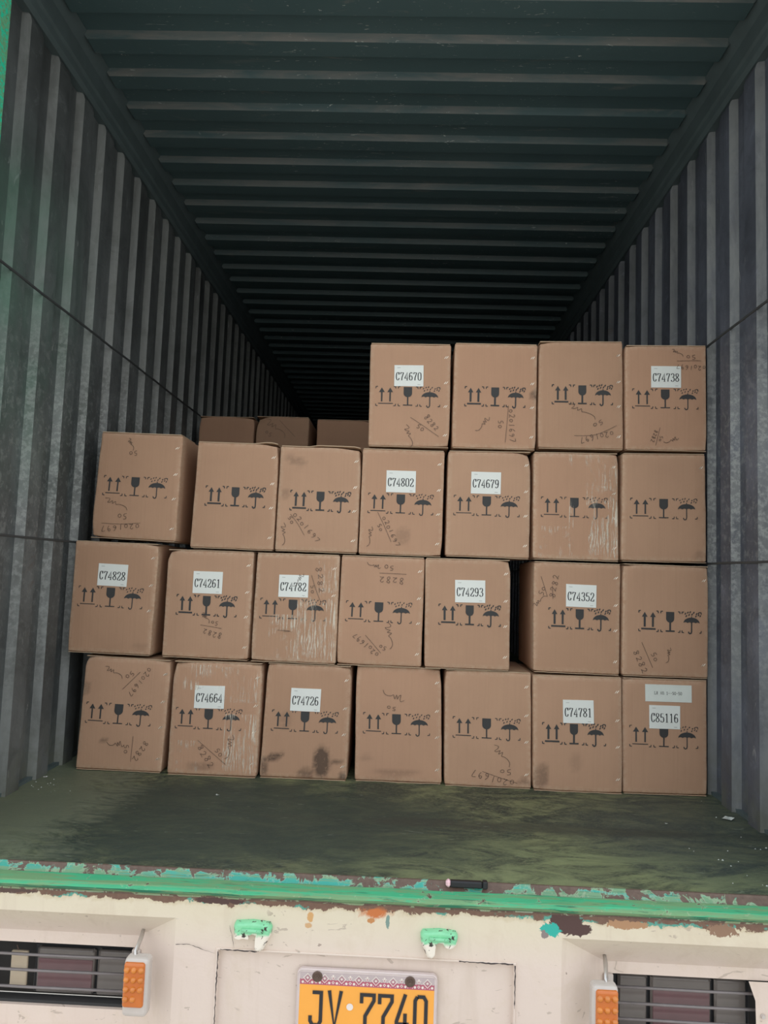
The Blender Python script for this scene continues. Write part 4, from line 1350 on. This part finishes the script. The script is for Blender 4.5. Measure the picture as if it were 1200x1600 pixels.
# --- top row
carton([(-.090, 1.609), (.213, 1.611), (.216, 1.222), (-.085, 1.220)], .004, 22,
       'carton tagged C74670 at the left end of the top row', ox=.024, code='C74670', sx_=.092, st=.082,
       hand=(1667, (75, 68), [T_('8282', 466, 568, 50, 38, 120), L_((335, 535), (420, 590), (512, 652)), T_('50', 400, 598, 30, 34, 60), S_(330, 648, 55, 55, 115)]))
carton([(.227, 1.615), (.535, 1.616), (.535, 1.222), (.226, 1.222)], -.004, 23,
       'second carton of the top row from the left, 0201697 written upright down its lower right', ox=.042, bold=True,
       hand=(1667, (605, 72), [T_('0201697', 970, 585, 88, 38, 210), L_((945, 460), (938, 580), (930, 690)), T_('50', 897, 580, 88, 34, 60), S_(792, 580, 110, 50, 95)]), dirt=[(.30, .205, .012, .02, .9, 0)])
carton([(.540, 1.632), (.850, 1.638), (.856, 1.234), (.542, 1.231)], .004, 24,
       'tallest carton of the top row, curved line over an upside-down number at its base', ox=.050, bold=True,
       hand=(1667, (50, 55), [T_('0201697', 408, 655, 166, 40, 215), L_((270, 648), (400, 640), (530, 580)), T_('50', 415, 572, 150, 32, 80), S_(318, 492, 15, 50, 160)]), wear=.4)
carton([(.860, 1.624), (1.158, 1.630), (1.160, 1.236), (.865, 1.234)], .0, 25,
       'carton tagged C74738 at the right end of the top row', ox=.024, code='C74738', sx_=.093, st=.078,
       hand=(1667, (588, 75), [T_('0201697', 985, 212, 182, 32, 185), L_((900, 172), (1050, 168)), T_('50', 985, 148, 178, 30, 70), S_(905, 118, 12, 30, 65), T_('8282', 760, 645, 110, 28, 80), L_((768, 700), (795, 590)), T_('50', 800, 660, 100, 22, 40), S_(865, 668, 140, 40, 75)]), stp=())

# --- the shaded stacks further in
back = [(-1.118, -.806, 2.20, 'leftmost of the three shaded cartons behind the front wall of cartons'),
        (-.786, -.492, 2.16, 'middle one of the three shaded cartons behind the front wall of cartons'),
        (-.452, -.140, 2.20, 'rightmost shaded carton behind the front wall, partly hidden by carton C74670')]
for k, (xa, xb, y, lab) in enumerate(back):
    for r in range(4):
        z0, z1 = .004+r*.401, .004+r*.401+.389
        lb = lab if r == 3 else 'unseen brown carton in a deeper stack behind the front wall of cartons'
        gp = 'shaded cartons further in' if r == 3 else 'cartons hidden in the deeper stacks'
        hd = None
        if r == 3 and k == 1:
            hd = (1000, (0, 0), [S_(110, 60, 20, 60, 120), T_('50', 70, 95, 200, 26, 50), L_((130, 20), (220, 110))])
        carton([(xa, z1), (xb, z1+.001), (xb, z0), (xa, z0)], 0, 40+k*4+r, lb, marks=False, yf=y, group=gp, hand=hd, wear=.2)

# ------------------------------------------------------------------ litter on the floor
def scrap(label, x, y, s, seed, mat, grp=None):
    r = random.Random(seed)
    mb = MB(); n = 9
    pts = []
    for k in range(n):
        a = 2*pi*k/n; rr = s*(.6+.5*r.random())
        pts.append((rr*cos(a)*1.3, rr*sin(a)*.8, s*.55*r.random()+.0008))
    c = mb.vert((0, 0, s*.5)); ids = [mb.vert(p) for p in pts]; c2 = mb.vert((0, 0, .0))
    for k in range(n): mb.face([c, ids[k], ids[(k+1) % n]]); mb.face([c2, ids[(k+1) % n], ids[k]])
    o = mb.build('paper_scrap', mat); o.location = (x, y, 0.0006)
    tag(o, label, 'litter', grp)
def flo(u, v):
    d = fwd + R2*((u-600)/FPX) - U2*((v-800)/FPX)
    p = CAM+d*(-CAM.z/d.z); return p.x, p.y
sc_m = plain('scrap_paper', (.55, .60, .56), .7)
scrap('crumpled grey scrap of plastic on the floor near the right wall', *flo(1138, 1281), .018, 3, sc_m)
scrap('small pale scrap on the dark floor below carton C74664', *flo(340, 1243), .006, 4, sc_m)
scrap('white chip on the floor beside the left wall', *flo(71, 1215), .006, 5, plain('white_chip', (.8, .8, .78), .6))
scrap('pale chip on the floor in front of carton C85116', *flo(1041, 1288), .005, 6, sc_m)
# crumbs along the right wall
mb = MB(); r = random.Random(9)
for k in range(46):
    u = r.uniform(1060, 1199); v = r.uniform(1245, 1385)
    if (u-1060)/140+r.random()*.6 < .6: continue
    x, y = flo(u, v)
    if y < .02 or x > 1.165: continue
    s = r.uniform(.0012, .0032)
    a = [mb.vert((x+s*cos(q*2*pi/5)*1.3, y+s*sin(q*2*pi/5), 0.0002)) for q in range(5)]; c = mb.vert((x, y, s*1.2))
    for q in range(5): mb.face([a[q], a[(q+1) % 5], c])
for k in range(14):
    x, y = flo(r.uniform(45, 110), r.uniform(1205, 1240)); s = r.uniform(.001, .0022)
    a = [mb.vert((x+s*cos(q*2*pi/5)*1.3, y+s*sin(q*2*pi/5), 0.0002)) for q in range(5)]; c = mb.vert((x, y, s*1.2))
    for q in range(5): mb.face([a[q], a[(q+1) % 5], c])
o = mb.build('crumbs', sc_m); tag(o, 'white crumbs and grit scattered on the floor along the walls', 'litter', kind='stuff')
